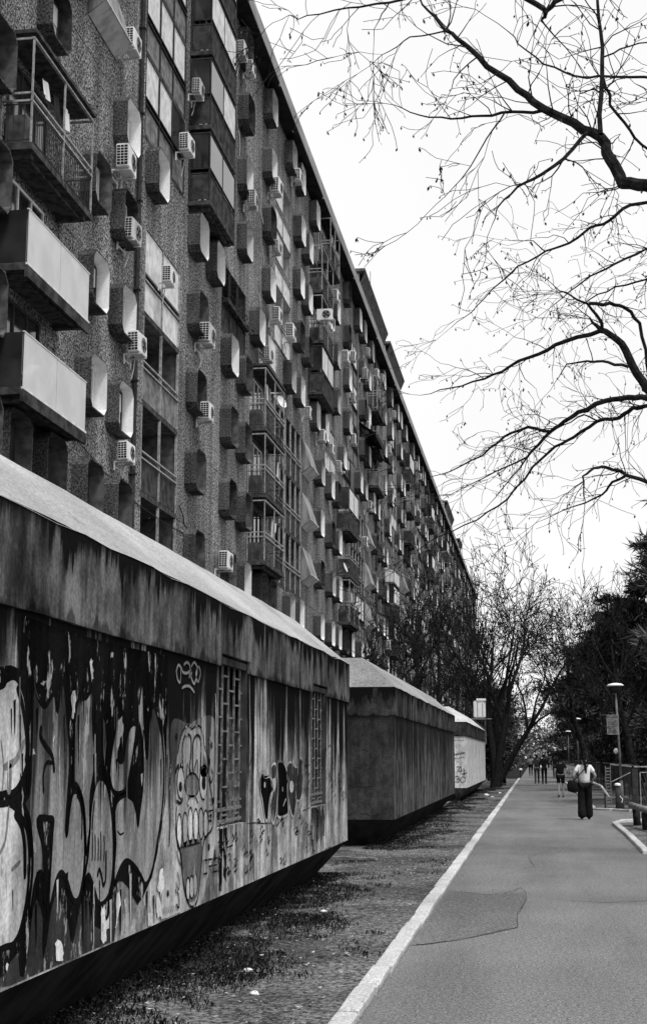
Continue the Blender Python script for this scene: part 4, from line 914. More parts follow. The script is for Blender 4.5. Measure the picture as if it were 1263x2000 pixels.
# tags on the white bunker's end wall and front
tg = MB()
def scrib(pts, r=.012): tg.tube(pts, r, 4)
rr = random.Random(9)
def tagline(pts, ox, oz, sc_, r): scrib([(ox + a * sc_, 54.3 - .006, oz + b_ * sc_) for a, b_ in pts], r)
for k, x in enumerate((-3.1, -3.02, -2.94, -2.86, -2.78)):
    tagline([(0, 0), (.2, 1), (.5, .2), (.8, .9), (.9, 0)], x, 1.70 + .015 * k, .075, .008); tagline([(0, .2), (.4, .8), (.8, 0)], x, 1.56 + .012 * k, .06, .007)
    tagline([(0, .3), (.5, .6), (.9, .1)], x, 2.24, .06, .006)
tagline([(0, 1), (1, 1.1), (.1, 0), (1.2, .1), (1.0, .9)], -3.02, 1.12, .16, .012); tagline([(0, 1.6), (.1, 0), (-.4, .2), (.8, .5)], -2.76, .98, .16, .012)
tagline([(0, 1), (.6, 1.1), (.7, .7), (.2, .55), (.75, .4), (.7, 0), (0, .05)], -3.08, .72, .2, .011); tagline([(.5, 1.1), (0, .6), (.3, 0), (.9, .2), (.95, .9), (.5, 1.1)], -2.9, .70, .2, .011)
pt3(tg.obj('graffiti_tag', [K['black']]))
# ------------------------------------------------------------------ trees
def tnorm(rg): return Vector((rg.gauss(0, 1), rg.gauss(0, 1), rg.gauss(0, 1)))
def grow(mb, lv, p, d, L, r, depth, rg, up=.06, spread=.75, wig=.18, kids=(3, 5), leafn=0, minr=.004, seg=None):
    n = max(3, min(9, int(L / (seg or .35)))); pts = [p.copy()]; dirs = [d.copy()]; rad = [r]
    for i in range(n):
        d = (d + tnorm(rg) * wig * .5 + Vector((0, 0, up))).normalized(); p = p + d * (L / n); pts.append(p.copy()); dirs.append(d.copy())
        rad.append(max(minr, r * (1 - .62 * (i + 1) / n) if depth else r * (1 - .8 * (i + 1) / n)))
    mb.tube(pts, rad, 7 if r > .12 else 5 if r > .03 else 3, 0, False)
    if depth == 0:
        for k in range(leafn):
            if rg.random() < .8: lv.append(pts[min(n, rg.randrange(max(1, n - 2), n + 2))] + tnorm(rg) * .008)
        return
    for k in range(rg.randint(*kids)):
        t = rg.uniform(.3, 1) if k else 1.0; i = min(n, max(1, int(t * n))); base = pts[i]; dd = dirs[i]
        ax = dd.orthogonal().normalized(); ax.rotate(Matrix.Rotation(rg.uniform(0, 6.283), 3, dd))
        nd = (dd + ax * rg.uniform(.45, 1.25) * spread).normalized()
        grow(mb, lv, base, nd, L * rg.uniform(.5, .78), max(minr, rad[i] * rg.uniform(.5, .75)), depth - 1, rg, up, spread, wig, kids, leafn, minr, seg)
def leaves(mb, pts, rg, s=.06, hang=True, m=0):
    for p in pts:
        l = s * rg.uniform(.6, 1.4); a = rg.uniform(0, 6.283); d = Vector((math.cos(a) * .45, math.sin(a) * .45, -1 if hang else rg.uniform(-1, 1))).normalized()
        sd = d.cross(Vector((math.cos(a * 3), math.sin(a * 3), .2))).normalized() * l * .24
        mb.add([p, p + d * l * .5 + sd, p + d * l, p + d * l * .5 - sd], [(0, 1, 2, 3)], m)
# --- two near trees whose trunks stand just right of the frame; limbs reach in over the path
def near_tree(label, trunk, limbs, yd, seed, twig):
    rg = random.Random(seed); t = tag(empty('locust_tree', trunk), label, 'tree'); inv = Matrix.Translation((-trunk[0], -trunk[1], -trunk[2]))
    tm = MB(); bm_ = MB(); lm = MB(); lv = []
    tx, ty = trunk[0], trunk[1]; top = 9.0 if yd < 20 else 11.5
    tm.tube([(tx, ty, -.1), (tx + .03, ty, .5), (tx - .05, ty + .1, 3), (tx + .08, ty - .05, 5.5), (tx, ty, top)], [.36, .29, .25, .21, .12], 10)
    o = tm.obj('trunk', [M['bark']], t, smooth=True); o.matrix_parent_inverse = inv
    for pts, w0, w1, dy, root in limbs:
        P = []; n = len(pts)
        for i, (u, v) in enumerate(pts): P.append(on_y(u, v, yd + dy[0] + (dy[1] - dy[0]) * i / (n - 1)))
        if root:
            q = P[0]; zr = max(2.5, q.z - .9 * (tx - q.x) * .8); P = [Vector((tx, ty, min(zr, top - .5))), Vector(((tx + q.x) / 2 + .1, (ty + q.y) / 2, (min(zr, top - .5) + q.z) / 2 + .1))] + P
        # refine
        Q = []
        for i in range(len(P) - 1):
            for k in range(3): Q.append(P[i].lerp(P[i + 1], k / 3) + tnorm(rg) * .012 * (1 if k else 0))
        Q.append(P[-1]); pxm = yd / 2778; R = [max(.004, .5 * pxm * (w0 + (w1 - w0) * (i / (len(Q) - 1)) ** 1.25)) for i in range(len(Q))]
        bm_.tube(Q, R, 8 if w0 > 12 else 5, 0, False)
        L = sum((Q[i + 1] - Q[i]).length for i in range(len(Q) - 1)); cnt = int(L * twig)
        for k in range(cnt):
            i = rg.randrange(max(1, len(Q) // 5) if root else 1, len(Q) - 1); d = (Q[i + 1] - Q[i]).normalized()
            ax = d.orthogonal().normalized(); ax.rotate(Matrix.Rotation(rg.uniform(0, 6.283), 3, d)); nd = (d * .6 + ax * rg.uniform(.5, 1.1) + Vector((0, 0, .12))).normalized()
            ll = rg.uniform(.3, .95); grow(bm_, lv, Q[i], nd, ll, min(R[i] * .5, .008 + ll * .004), 2 if ll > .75 else 1, rg, -.02, .8, .42, (2, 3), 2, .004, .14)
        grow(bm_, lv, Q[-1], (Q[-1] - Q[-2]).normalized(), .7, R[-1], 2, rg, -.03, .6, .25, (2, 4), 3, .004, .16)
    leaves(lm, lv, rg, .05)
    o = bm_.obj('crown', [M['bark']], t); o.matrix_parent_inverse = inv
    lo = lm.obj('leaves', [M['leafdry']], o); lo.parent = o
    return t
L1 = [([(1263, 362), (1215, 358), (1190, 310), (1172, 268), (1120, 240), (1060, 212), (1010, 175), (950, 130), (905, 85), (870, 60), (835, 20), (812, -20)], 30, 3, (0, 1.5), 1),
      ([(1062, 215), (1000, 218), (940, 226), (880, 232), (820, 225), (770, 205)], 8, 2, (.8, 1.8), 0), ([(985, 220), (950, 270), (900, 350), (850, 400)], 4, 1.2, (1, .4), 0),
      ([(1150, 255), (1100, 310), (1040, 350), (1010, 365), (975, 400), (960, 440)], 9, 1.5, (.3, -.6), 0), ([(1172, 262), (1175, 150), (1172, 60), (1165, -20)], 11, 6, (.2, .5), 0),
      ([(1176, 150), (1190, 205), (1230, 255), (1263, 290)], 7, 6, (.4, .8), 0), ([(1176, 112), (1230, 90), (1280, 82)], 4, 3, (.4, 1), 0), ([(1290, 155), (1200, 150), (1120, 148), (1060, 125), (1010, 85), (990, 60)], 7, 2, (-.6, -.4), 1),
      ([(870, 60), (800, 72), (760, 100), (720, 130)], 4, 1.2, (1.4, 1.8), 0), ([(1010, -14), (1035, 2), (1065, 22), (1098, -4), (1110, -20)], 12, 10, (-1.2, -1.2), 0), ([(1065, 20), (1063, 34), (1061, 45)], 11, 4, (-1.2, -1.2), 0),
      ([(900, -30), (760, 5), (680, 15), (600, 30), (550, 38)], 6, 1.2, (-1, .2), 0), ([(760, 5), (740, 40), (730, 70)], 3, 1, (-.8, -.5), 0)]
near_tree('near bare tree whose thick limb enters at upper right', (3.5, 15.0, 0), L1, 15, 21, 3.6)
L3 = [([(1300, 800), (1263, 760), (1235, 716), (1213, 671), (1181, 647), (1172, 645)], 22, 11, (0, .3), 1), ([(1173, 645), (1101, 667), (1052, 691), (994, 716), (945, 740), (878, 758), (820, 772)], 10, 1.2, (.3, 1.2), 0),
      ([(1175, 645), (1172, 627), (1146, 593), (1115, 578), (1083, 560)], 8, 2, (.3, -.4), 0), ([(1150, 593), (1190, 592), (1217, 600), (1248, 631), (1262, 711)], 8, 7, (0, .4), 0), ([(1226, 716), (1186, 707), (1146, 705), (1106, 711), (1083, 747)], 7, 1.2, (0, -.7), 0),
      ([(1263, 778), (1226, 776), (1181, 783), (1128, 805), (1101, 823), (1074, 843), (1043, 876), (1030, 892), (967, 921), (890, 960)], 14, 1.5, (-.4, .8), 1), ([(1074, 843), (1030, 834), (985, 852), (941, 890), (878, 921), (834, 934)], 7, 1.2, (0, 1.4), 0),
      ([(1263, 792), (1235, 796), (1208, 816), (1164, 823), (1119, 854), (1083, 872), (1039, 912), (990, 975), (932, 1015), (850, 1050), (760, 1110)], 11, 1.2, (.5, 1.8), 1), ([(1263, 941), (1222, 928), (1181, 912), (1159, 914), (1137, 930), (1139, 961), (1141, 988)], 10, 1.5, (-1, -1.4), 1),
      ([(1222, 928), (1195, 941), (1175, 966), (1123, 988), (1066, 1013)], 6, 1.2, (-1.1, -.4), 0), ([(1263, 395), (1230, 400), (1190, 430), (1150, 445), (1110, 475), (1065, 490), (1010, 520), (960, 565), (920, 610), (880, 640)], 9, 1.2, (.5, 1.5), 1),
      ([(1263, 485), (1200, 515), (1150, 540), (1110, 570), (1075, 600)], 7, 1.5, (-.5, -.2), 1), ([(1263, 545), (1200, 560), (1150, 585), (1130, 600)], 6, 2, (1, 1.2), 1), ([(1043, 876), (1000, 930), (950, 990)], 4, 1, (.5, 1), 0), ([(1170, 823), (1140, 810), (1100, 830), (1065, 850)], 4, 1.2, (.5, 0), 0), ([(1065, 492), (1040, 470), (1000, 470)], 3, 1, (.8, .5), 0)]
near_tree('bare tree with drooping limbs at right below the thick limb', (4.7, 24.0, 0), L3, 24, 33, 2.9)
# --- bare trees standing along the block and the path
def bare_tree(name, label, loc, stems, depth, seed, leafn=1, leaf=.1, kids=(3, 4), bark='bark2', minr=.009, spread=.75, up=.08):
    rg = random.Random(seed); t = tag(empty(name, loc), label, 'tree', 'bare trees along the path'); tm = MB(); cm = MB(); lm = MB(); lv = []
    for (d, L, r, h) in stems:
        d = Vector(d).normalized(); P = [Vector((0, 0, -.1))]; R = [r * 1.35]; n = 6; dd = Vector((d.x * .6, d.y * .6, d.z)).normalized()
        for i in range(n):
            dd = (dd + tnorm(rg) * .05 + (d - dd) * .3).normalized(); P.append(P[-1] + dd * h / n); R.append(r * (1 - .35 * (i + 1) / n))
        tm.tube(P, R, 9, 0, False)
        for k in range(4):
            a = rg.uniform(0, 6.283); nd = (dd + Vector((math.cos(a), math.sin(a), .25)) * (.15 if k == 0 else .7)).normalized(); i = n if k < 2 else rg.randint(3, n)
            grow(cm, lv, P[i], nd, L * rg.uniform(.75, 1.1), R[i] * (.8 if k == 0 else .55), depth, rg, up, spread, .2, kids, leafn, minr, .6)
    tm.obj('trunk', [M[bark]], t, smooth=True); c = cm.obj('crown', [M[bark]], t)
    if lv:
        leaves(lm, lv, rg, leaf); lm.obj('leaves', [M['leafdry']], c)
    return t
bare_tree('bare_tree', 'large many-stemmed bare tree at the end of the white bunker', (-2.3, 78, 0), [((.3, 0, 1), 5.0, .25, 4.0), ((-.12, .1, 1), 5.4, .25, 3.8), ((.7, -.1, 1), 4.8, .2, 3.6), ((.1, .4, 1), 5.2, .22, 4.4)], 4, 5, 1, .16, (2, 4), 'bark', .014, 1.0, .03)
T5 = [('slim bare tree before the facade, above the middle bunker', (-7.3, 80, 0), 6, 3.2, 4), ('taller bare tree before the facade behind the slim one', (-7.6, 108, 0), 9, 4.2, 7), ('bare tree left of the white bunker roof', (-5.2, 98, 0), 6.5, 3.2, 8), ('bare tree close to the far part of the facade', (-7.8, 135, 0), 8, 4, 9), ('far bare tree at the left edge of the path', (-4.2, 118, 0), 7, 3.6, 10)]
for lab, loc, h, L, s in T5: bare_tree('bare_tree', lab, loc, [((.06, 0, 1), L, .2, h), ((-.3, .1, 1), L * .8, .14, h * .8)], 3, s, 1, .2, (3, 5), 'bark2', .018)
bare_tree('bare_tree', 'small pale bare tree over the right side of the path', (2.9, 84, 0), [((-.2, 0, 1), 4.4, .2, 4.6), ((.2, 0, 1), 4.0, .16, 4.4)], 4, 15, 1, .12, (3, 4), 'bark2', .01)
bare_tree('bare_tree', 'bare tree at far right behind the lamp with hanging twigs', (4.2, 62, 0), [((-.2, 0, 1), 3.0, .2, 3.6)], 4, 16, 1, .12, (3, 4), 'bark2', .01)
far0 = bare_tree('bare_tree', 'pale bare tree far down the left side of the path', (-4, 160, 0), [((.05, 0, 1), 4, .22, 5)], 3, 17, 2, .3, (3, 5), 'bark2', .02)
for i, (x, y, lab) in enumerate(((-6, 190, 'second pale bare tree far down the left side'), (5, 175, 'pale bare tree far down the right side of the path'), (7, 215, 'second pale bare tree far down the right side'), (-3.5, 240, 'bare tree closest to the vanishing point on the left'), (4.5, 260, 'bare tree closest to the vanishing point on the right'), (-9, 250, 'bare tree by the far end of the building'))):
    c = copy_tree(far0); c.location = (x, y, 0); c.rotation_euler = (0, 0, i * 1.3); c['label'] = lab
# --- evergreens on the right
def evergreen(h, rad, seed, boughs, tufts, bare=.18, tuft=.42):
    rg = random.Random(seed); tm = MB(); cm = MB()
    tm.tube([(0, 0, -.1), (.05, 0, h * .4), (-.05, .05, h * .8), (0, 0, h)], [.28, .2, .1, .02], 8)
    for k in range(boughs):
        s = rg.random() ** .8; z = h * (bare + (1 - bare) * s); a = rg.uniform(0, 6.283)
        L = rad * (1 - s * .8) * rg.choice((.45, .7, .9, 1.0, 1.3)) * rg.uniform(.8, 1.1) * (1 if s > .12 else .75); d = Vector((math.cos(a), math.sin(a), rg.uniform(-.1, .35))); p = Vector((0, 0, z)); P = [p.copy()]
        for i in range(5): p = p + d.normalized() * L / 5; d.z -= .06; d += tnorm(rg) * .08; P.append(p.copy())
        tm.tube(P, [.05, .045, .035, .025, .015, .008], 4, 0, False)
        for q in range(tufts):
            t = rg.uniform(.22, 1) ** .8; i = min(4, int(t * 5)); c = P[i].lerp(P[i + 1], t * 5 - i) + tnorm(rg) * (.08 + .07 * L * .5)
            for w_ in range(5):
                dd = (tnorm(rg) + Vector((math.cos(a), math.sin(a), .3)) * .9).normalized(); sd = dd.orthogonal().normalized() * tuft * .10; l = tuft * rg.uniform(.6, 1.3)
                cm.add([c - sd, c + sd, c + dd * l], [(0, 1, 2)])
    return tm.mesh('trunk', [M['bark']], True), cm.mesh('crown', [M['needle']])
EV = [evergreen(11.5, 4.4, 2, 80, 90), evergreen(10.0, 4.6, 3, 120, 80, .05), evergreen(12, 3.8, 4, 100, 70, .1), evergreen(10.5, 5.2, 8, 70, 70, .42, .5)]
for i, (x, y, v, s, lab) in enumerate(((6.7, 52, 0, 1.12, 'dark pine with a ragged top at the right edge'), (8.0, 66, 1, 1.05, 'dense dark evergreen behind the first street lamp'), (7.8, 79, 1, 1.05, 'dark evergreen behind the second street lamp'), (9.5, 74, 2, 1.0, 'tall dark evergreen standing behind the fence'), (5.4, 72, 3, .95, 'evergreen with high bare stem right of the second lamp'), (5.0, 94, 3, 1.0, 'dark evergreen whose high boughs reach over the path'), (7.5, 98, 1, .95, 'dark evergreen in the hedge beyond the second lamp'), (4.6, 116, 3, .95, 'far evergreen overhanging the path beyond the third lamp'), (7.2, 124, 1, .9, 'dark evergreen far down on the right side'), (11, 100, 2, 1.05, 'tall far evergreen above the right hand hedge'), (5.4, 150, 1, .95, 'small far evergreen beside the distant lamps'), (10.5, 58, 1, 1.15, 'broad dark evergreen at the right picture edge behind the gate'), (-5.0, 128, 1, .8, 'dark evergreen on the left, behind the many-stemmed tree'), (-4.6, 165, 1, .9, 'far dark evergreen on the left side of the path'), (5.2, 190, 1, 1.1, 'farthest evergreen on the right side of the path'))):
    t = tag(empty('evergreen_tree', (x, y, 0), i * 1.1), lab, 'tree', 'dark evergreens on the right'); t.scale = (s, s, s)
    link('trunk', EV[v][0], t); link('crown', EV[v][1], t)
def bush_mesh(seed, n, r, h, s, mat, name='foliage'):
    rg = random.Random(seed); m = MB()
    blobs = [(Vector((rg.uniform(-.6, .6) * r, rg.uniform(-.6, .6) * r, rg.uniform(.25, .75) * h)), rg.uniform(.3, .6)) for k in range(9)]
    for k in range(n):
        c, q = blobs[rg.randrange(9)]; d = tnorm(rg).normalized(); p = c + Vector((d.x * q * r, d.y * q * r, d.z * q * h * .6)) * rg.uniform(.6, 1.1)
        if p.z < .02: p.z = rg.uniform(.02, .3)
        e1 = tnorm(rg).normalized() * s * rg.uniform(.5, 1.3); e2 = e1.cross(tnorm(rg)).normalized() * s * .35
        m.add([p - e1, p + e2, p + e1, p - e2], [(0, 1, 2, 3)])
    return m.mesh(name, [mat])
BM = [bush_mesh(1, 5000, 1.4, 2.6, .11, M['hedge']), bush_mesh(2, 4000, 1.1, 1.7, .09, M['hedge'])]
sm = MB()
for k in range(7): sm.tube([(0, 0, -.05), (math.cos(k) * .2, math.sin(k) * .2, .5), (math.cos(k) * .5, math.sin(k) * .5, 1.1)], .02, 4)
SMM = sm.mesh('stem', [M['bark']])
spots = [(4.7, 51, 0), (5.2, 55, 0), (4.9, 59.5, 0), (5.0, 64, 0), (5.1, 69, 0), (4.9, 74, 0), (4.9, 80, 0), (4.9, 87, 0), (4.8, 95, 0), (4.9, 104, 0), (4.9, 116, 0), (6.5, 49.5, 0), (-3.6, 84, 0), (-4.4, 90, 1), (-3.6, 97, 0), (-3.4, 106, 0), (-3.3, 122, 0), (-5.6, 86, 0), (-2.7, 92, 1), (-3.2, 145, 0), (4.6, 140, 0), (-9, 79, 0), (-8, 92, 0)]
for i, (x, y, v) in enumerate(spots):
    side = 'right behind the fence' if x > 0 else 'left beyond the white bunker'
    n = sum(1 for q in spots[:i] if (q[0] > 0) == (x > 0))
    t = tag(empty('bush', (x, y, 0), i * .9), 'dark leafy bush on the %s, %s of its row going away' % (side, ORD[n]), 'bush', 'dark bushes lining the path'); q = 1 + .25 * math.sin(i * 2.3); t.scale = (q, q, q)
    link('foliage', BM[v], t); link('stem', SMM, t)
rg = random.Random(77); fm = MB()
for k in range(42000):
    b_ = k % 60; cx_ = -48 + b_ * 1.75; yy = 230 + (b_ * 37) % 160; hh = 9 + (b_ * 13) % 9
    if -3 < cx_ < 2.2: hh *= .55
    d = tnorm(rg).normalized(); p = Vector((cx_ + d.x * 3.6, yy + d.y * 3.6, max(.2, hh * .5 + d.z * hh * .52))); e1 = tnorm(rg).normalized() * .5; e2 = e1.cross(tnorm(rg)).normalized() * .16
    fm.add([p - e1, p + e2, p + e1, p - e2], [(0, 1, 2, 3)])
tag(fm.obj('distant_wood', [M['far']]), 'pale far-off wood closing the end of the path', 'wood', kind='stuff')
# ------------------------------------------------------------------ grass, litter
rg = random.Random(5); gm = MB()
def dens(x, y):
    n = mnoise.noise((x * 1.1, y * .55, 4)) + .5 * mnoise.noise((x * 3, y * 2.2, 8))
    e = (-1.55 - x) / 1.6
    if 20.6 < y < 26.0: return n * .5 - .1
    if y > 74: return .3 + n
    return e * .85 - .25 + n * .6
V = []; F = []
def blade(x, y, h):
    a = rg.uniform(0, 6.283); wd = .0022 + .002 * rg.random(); lx, ly = math.cos(a) * h * .6, math.sin(a) * h * .6; n = len(V); z = vz(x, y)
    V.extend([(x - math.sin(a) * wd, y + math.cos(a) * wd, z - .005), (x + math.sin(a) * wd, y - math.cos(a) * wd, z - .005), (x + lx * .4, y + ly * .4, z + h * .7), (x + lx, y + ly, z + h * rg.uniform(.6, 1))])
    F.append((n, n + 1, n + 2)); F.append((n, n + 2, n + 3))
cnt = 0
while cnt < 70000:
    y = 6.5 + 70 * rg.random() ** 2.0; x = rg.uniform(-3.15, -1.45)
    if rg.random() < dens(x, y):
        for k in range(5): blade(x + rg.gauss(0, .035), y + rg.gauss(0, .035), rg.uniform(.015, .05))
        cnt += 5
    elif rg.random() < .04: cnt += 1
tag(link('grass', mesh('grass', V, F, [M['grass']])), 'dark tufted grass along the foot of the bunkers', 'grass', kind='stuff')
V = []; F = []
for k in range(6000):
    y = 6.5 + 50 * rg.random() ** 1.8; x = rg.uniform(-3.1, -1.36); s = rg.uniform(.004, .015) * (1.4 if rg.random() < .12 else 1); a = rg.uniform(0, 6.283); z = vz(x, y) + .006 + rg.random() * .02; n = len(V)
    V.extend([(x + math.cos(a) * s * 1.5, y + math.sin(a) * s * 1.5, z + rg.uniform(0, s)), (x - math.sin(a) * s * .6, y + math.cos(a) * s * .6, z), (x - math.cos(a) * s * 1.5, y - math.sin(a) * s * 1.5, z + rg.uniform(0, s)), (x + math.sin(a) * s * .6, y - math.cos(a) * s * .6, z + .004)]); F.append((n, n + 1, n + 2, n + 3))
for k in range(500):
    y = 7 + 40 * rg.random() ** 1.5; x = rg.uniform(-1.0, 1.7); s = rg.uniform(.004, .011); a = rg.uniform(0, 6.283); n = len(V)
    V.extend([(x + math.cos(a) * s * 1.5, y + math.sin(a) * s * 1.5, .012), (x - math.sin(a) * s * .6, y + math.cos(a) * s * .6, .006), (x - math.cos(a) * s * 1.5, y - math.sin(a) * s * 1.5, .012), (x + math.sin(a) * s * .6, y - math.cos(a) * s * .6, .006)]); F.append((n, n + 1, n + 2, n + 3))
tag(link('leaf_litter', mesh('leaf_litter', V, F, [M['litter']])), 'dry leaf scraps scattered over the verge and path', 'leaves', kind='stuff')
for (x, y, s, lab) in ((-2.25, 11.2, .05, 'crumpled white scrap in the dark grass nearest the camera'), (-2.0, 10.2, .05, 'pale stone lying on the verge near the kerb'), (-2.2, 62, .16, 'larger white scrap on the verge by the white bunker'), (-1.75, 66, .12, 'white scrap near the kerb by the white bunker'), (-2.3, 15.5, .05, 'small white scrap on the grass below the second barred window'), (-1.9, 60, .09, 'pale scrap in the shade before the white bunker')):
    b_ = bmesh.new(); s *= .7; bmesh.ops.create_icosphere(b_, subdivisions=2, radius=s)
    for v in b_.verts: v.co *= 1 + .5 * mnoise.noise(v.co * 14 / (s * 20) + Vector((x, y, 0))); v.co.z *= .5
    me = bpy.data.meshes.new('litter'); b_.to_mesh(me); b_.free(); me.materials.append(M['chalk']); tag(link('paper_scrap', me, None, (x, y, vz(x, y) + s * .3)), lab, 'litter')
m = MB(); m.box(-.42, .42, -.05, .05, 0, .035); o = m.obj('plank', [M['wood']], None, (-2.97, 23.2, .03), rz=-.35); tag(o, 'short pale plank lying on the dirt between two bunkers', 'plank')
# ------------------------------------------------------------------ meter box on a bracket at the white bunker
mb_ = empty('meter_cabinet', (-2.56, 66, 2.55)); tag(mb_, 'white metal cabinet on a bracket above the white bunker roof', 'cabinet')
m = MB(); m.box(-.3, .24, -.2, .2, .85, 1.62); me = m.mesh('body', [M['ac']]); bm = bmesh.new(); bm.from_mesh(me); bmesh.ops.bevel(bm, geom=bm.edges[:], offset=.04, segments=2, affect='EDGES'); bm.to_mesh(me); bm.free(); link('body', me, mb_)
m = MB(); m.box(-.16, .26, -.24, .24, 1.625, 1.72); m.obj('lid', [M['white']], mb_)
m = MB(); m.box(-.13, -.11, -.207, -.201, .9, 1.55); m.box(.1, .12, -.207, -.201, .9, 1.5); m.obj('seam', [M['frame_d']], mb_)
m = MB(); m.box(-.4, .5, -.22, .22, .78, .83); m.tube([(.22, 0, -.35), (.22, 0, .78)], .035, 6); m.tube([(-.3, 0, .78), (.2, 0, .35)], .02, 5); m.obj('bracket', [M['barm']], mb_)
# ------------------------------------------------------------------ street lamps
def lamp_proto():
    r = empty('street_lamp'); m = MB(); m.tube([(0, 0, -.05), (0, 0, .9)], .055, 10); m.tube([(0, 0, .9), (0, 0, 3.75)], [.042, .032], 10); m.obj('pole', [M['pole']], r, smooth=True)
    m = MB(); m.lathe([(.03, 3.9), (.27, 3.9), (.275, 3.92), (.2, 3.965), (.08, 3.99), (.0, 3.995)], (0, 0, 0), 24); m.obj('lamp_shade', [M['lampw']], r, smooth=True)
    m = MB(); m.lathe([(.0, 3.66), (.1, 3.68), (.19, 3.76), (.22, 3.85), (.03, 3.87)], (0, 0, 0), 20); m.obj('lamp_glass', [M['grille']], r, smooth=True)
    return r
lp = lamp_proto()
for i, (x, y, rx, lab) in enumerate(((2.62, 47, -.028, 'nearest street lamp, carrying a notice board on its pole'), (2.42, 89, -.01, 'second street lamp, behind the woman in white shirt'), (2.75, 133, 0, 'third street lamp, at the end of the fence'), (2.5, 265, 0, 'fourth street lamp, a small pale disc far away'), (2.3, 320, 0, 'fifth street lamp, smaller disc below the fourth'), (2.1, 400, 0, 'farthest street lamp near the vanishing point'))):
    o = lp if i == 0 else copy_tree(lp); o.location = (x, y, 0); o.rotation_euler = (0, rx, 0); tag(o, lab, 'street lamp', 'round-topped street lamps')
m = MB(); m.box(-.36, .02, -.03, -.004, 2.35, 2.98); nb = m.obj('notice_board', [M['sign']], None, (2.56, 46.9, 0)); tag(nb, 'grey notice board strapped to the nearest lamp pole', 'sign')
m = MB()
for q in range(9): m.box(-.33, -.01 - (q * 7 % 5) * .03, -.034, -.031, 2.42 + q * .058, 2.44 + q * .058)
m.obj('notice_print', [M['panel_d']], nb)
# ------------------------------------------------------------------ fence, gate, bollard, rails
fe = tag(empty('wire_fence', (3.6, 50, 0)), 'low wire mesh fence along the right side of the path', 'fence'); fi = Matrix.Translation((-3.6, -50, 0))
def fpart(o): o.parent = fe; o.matrix_parent_inverse = fi; return o
pm_ = MB(); pm_.tube([(0, 0, -.05), (0, 0, 1.36)], .03, 6); pmm = pm_.mesh('post', [M['frame_d']])
for i in range(28): fpart(link('post', pmm, None, (3.6 - i * .012, 50 + i * 3, 0)))
for i in range(27):
    y0 = 50 + i * 3; x0, x1 = 3.6 - i * .012, 3.6 - (i + 1) * .012; m = MB()
    m.tube([(x0, y0, 1.32), (x1, y0 + 3, 1.32)], .02, 5); fpart(m.obj('top_rail', [M['rail']]))
    m = MB()
    for k in range(-8, 20):
        for s in (0, 1):
            a = k * .15; c = a + 1.25
            z0_, z1_ = (0.05, 1.3) if s == 0 else (1.3, .05)
            t0 = max(0, -a / 1.25); t1 = min(1, (3 - a) / 1.25)
            if t1 <= t0: continue
            m.tube([(x0 - .01, y0 + a + 1.25 * t0, z0_ + (z1_ - z0_) * t0), (x0 - .01, y0 + a + 1.25 * t1, z0_ + (z1_ - z0_) * t1)], .0022, 3, 0, False)
    fpart(m.obj('wire_mesh', [M['frame_d']]))
gt = tag(empty('gate', (3.0, 46.6, 0)), 'dark gate post with pale wire gate at the right edge', 'gate')
m = MB(); m.box(-.09, .09, -.09, .09, -.05, 1.28); m.obj('gate_post', [M['frame_d']], gt)
m = MB(); m.box(-.02, 2.4, -.02, .02, 1.32, 1.36); m.tube([(-.7, .9, 1.4), (-.1, 0, 1.34)], .02, 5); m.obj('top_rail', [M['rail']], gt)
m = MB()
for q in ((.16, .16, .1, 1.16), (2.2, 2.2, .1, 1.16)): m.tube([(q[0], 0, q[2]), (q[1], 0, q[3])], .018, 6)
m.tube([(.16, 0, 1.16), (2.2, 0, 1.16)], .018, 6); m.tube([(.16, 0, .1), (2.2, 0, .1)], .018, 6); m.obj('gate_frame', [M['rail']], gt)
m = MB()
for k in range(26): m.tube([(.2 + k * .08, 0, .1), (.2 + k * .08 - .25, 0, 1.14)] if k > 3 else [(.2 + k * .08, 0, .1), (.2, 0, .1 + k * .3)], .004, 3)
m.obj('wire_mesh', [M['barm']], gt)
m = MB(); m.tube([(-.72, .2, .86), (-.12, .05, 1.16)], .018, 6); m.obj('brace', [M['rail']], gt)
m = MB()
for k in range(12): m.box(-1.0, -.86, 1.2, 1.24, .15 + k * .1, .19 + k * .1)
m.box(-1.02, -.995, 1.19, 1.25, 0, 1.35); m.box(-.865, -.84, 1.19, 1.25, 0, 1.35); lt = m.obj('lattice_post', [M['barm']], None, (3.2, 47.5, 0)); tag(lt, 'lattice steel post in the fence left of the nearest lamp', 'post')
bo = tag(empty('bollard', (2.42, 45.9, 0)), 'round post with a white cap at the foot of the nearest lamp', 'bollard')
m = MB(); m.tube([(0, 0, -.05), (0, 0, .76)], [.085, .07], 12); m.obj('shaft', [M['frame_d']], bo, smooth=True)
m = MB(); m.lathe([(.09, .761), (.1, .79), (.08, .83), (.0, .85)], (0, 0, 0), 12); m.obj('cap', [M['lampw']], bo, smooth=True)
m = MB(); m.tube([(.05, -.12, .45), (.13, -.14, .35), (.1, -.14, .25)], .012, 4); m.obj('tag_ribbon', [M['chalk']], bo)
hr = tag(empty('handrail', (2.1, 46.4, 0)), 'pale bent pipe handrail ending beside the woman', 'handrail')
m = MB(); m.tube([(-.75, .8, .84), (-.4, .5, .84), (-.15, .2, .73), (.0, .0, .5), (.08, -.08, .38)], .04, 8); m.obj('pipe', [M['rail']], hr, smooth=True)
m = MB(); m.tube([(-.5, .58, -.05), (-.5, .58, .83)], .025, 6); m.tube([(-.05, .08, -.05), (-.05, .08, .55)], .025, 6); m.obj('post', [M['frame_d']], hr)
lb = tag(empty('log_barrier', (2.3, 34.5, 0)), 'low dark log barrier on stub posts at the right edge', 'barrier')
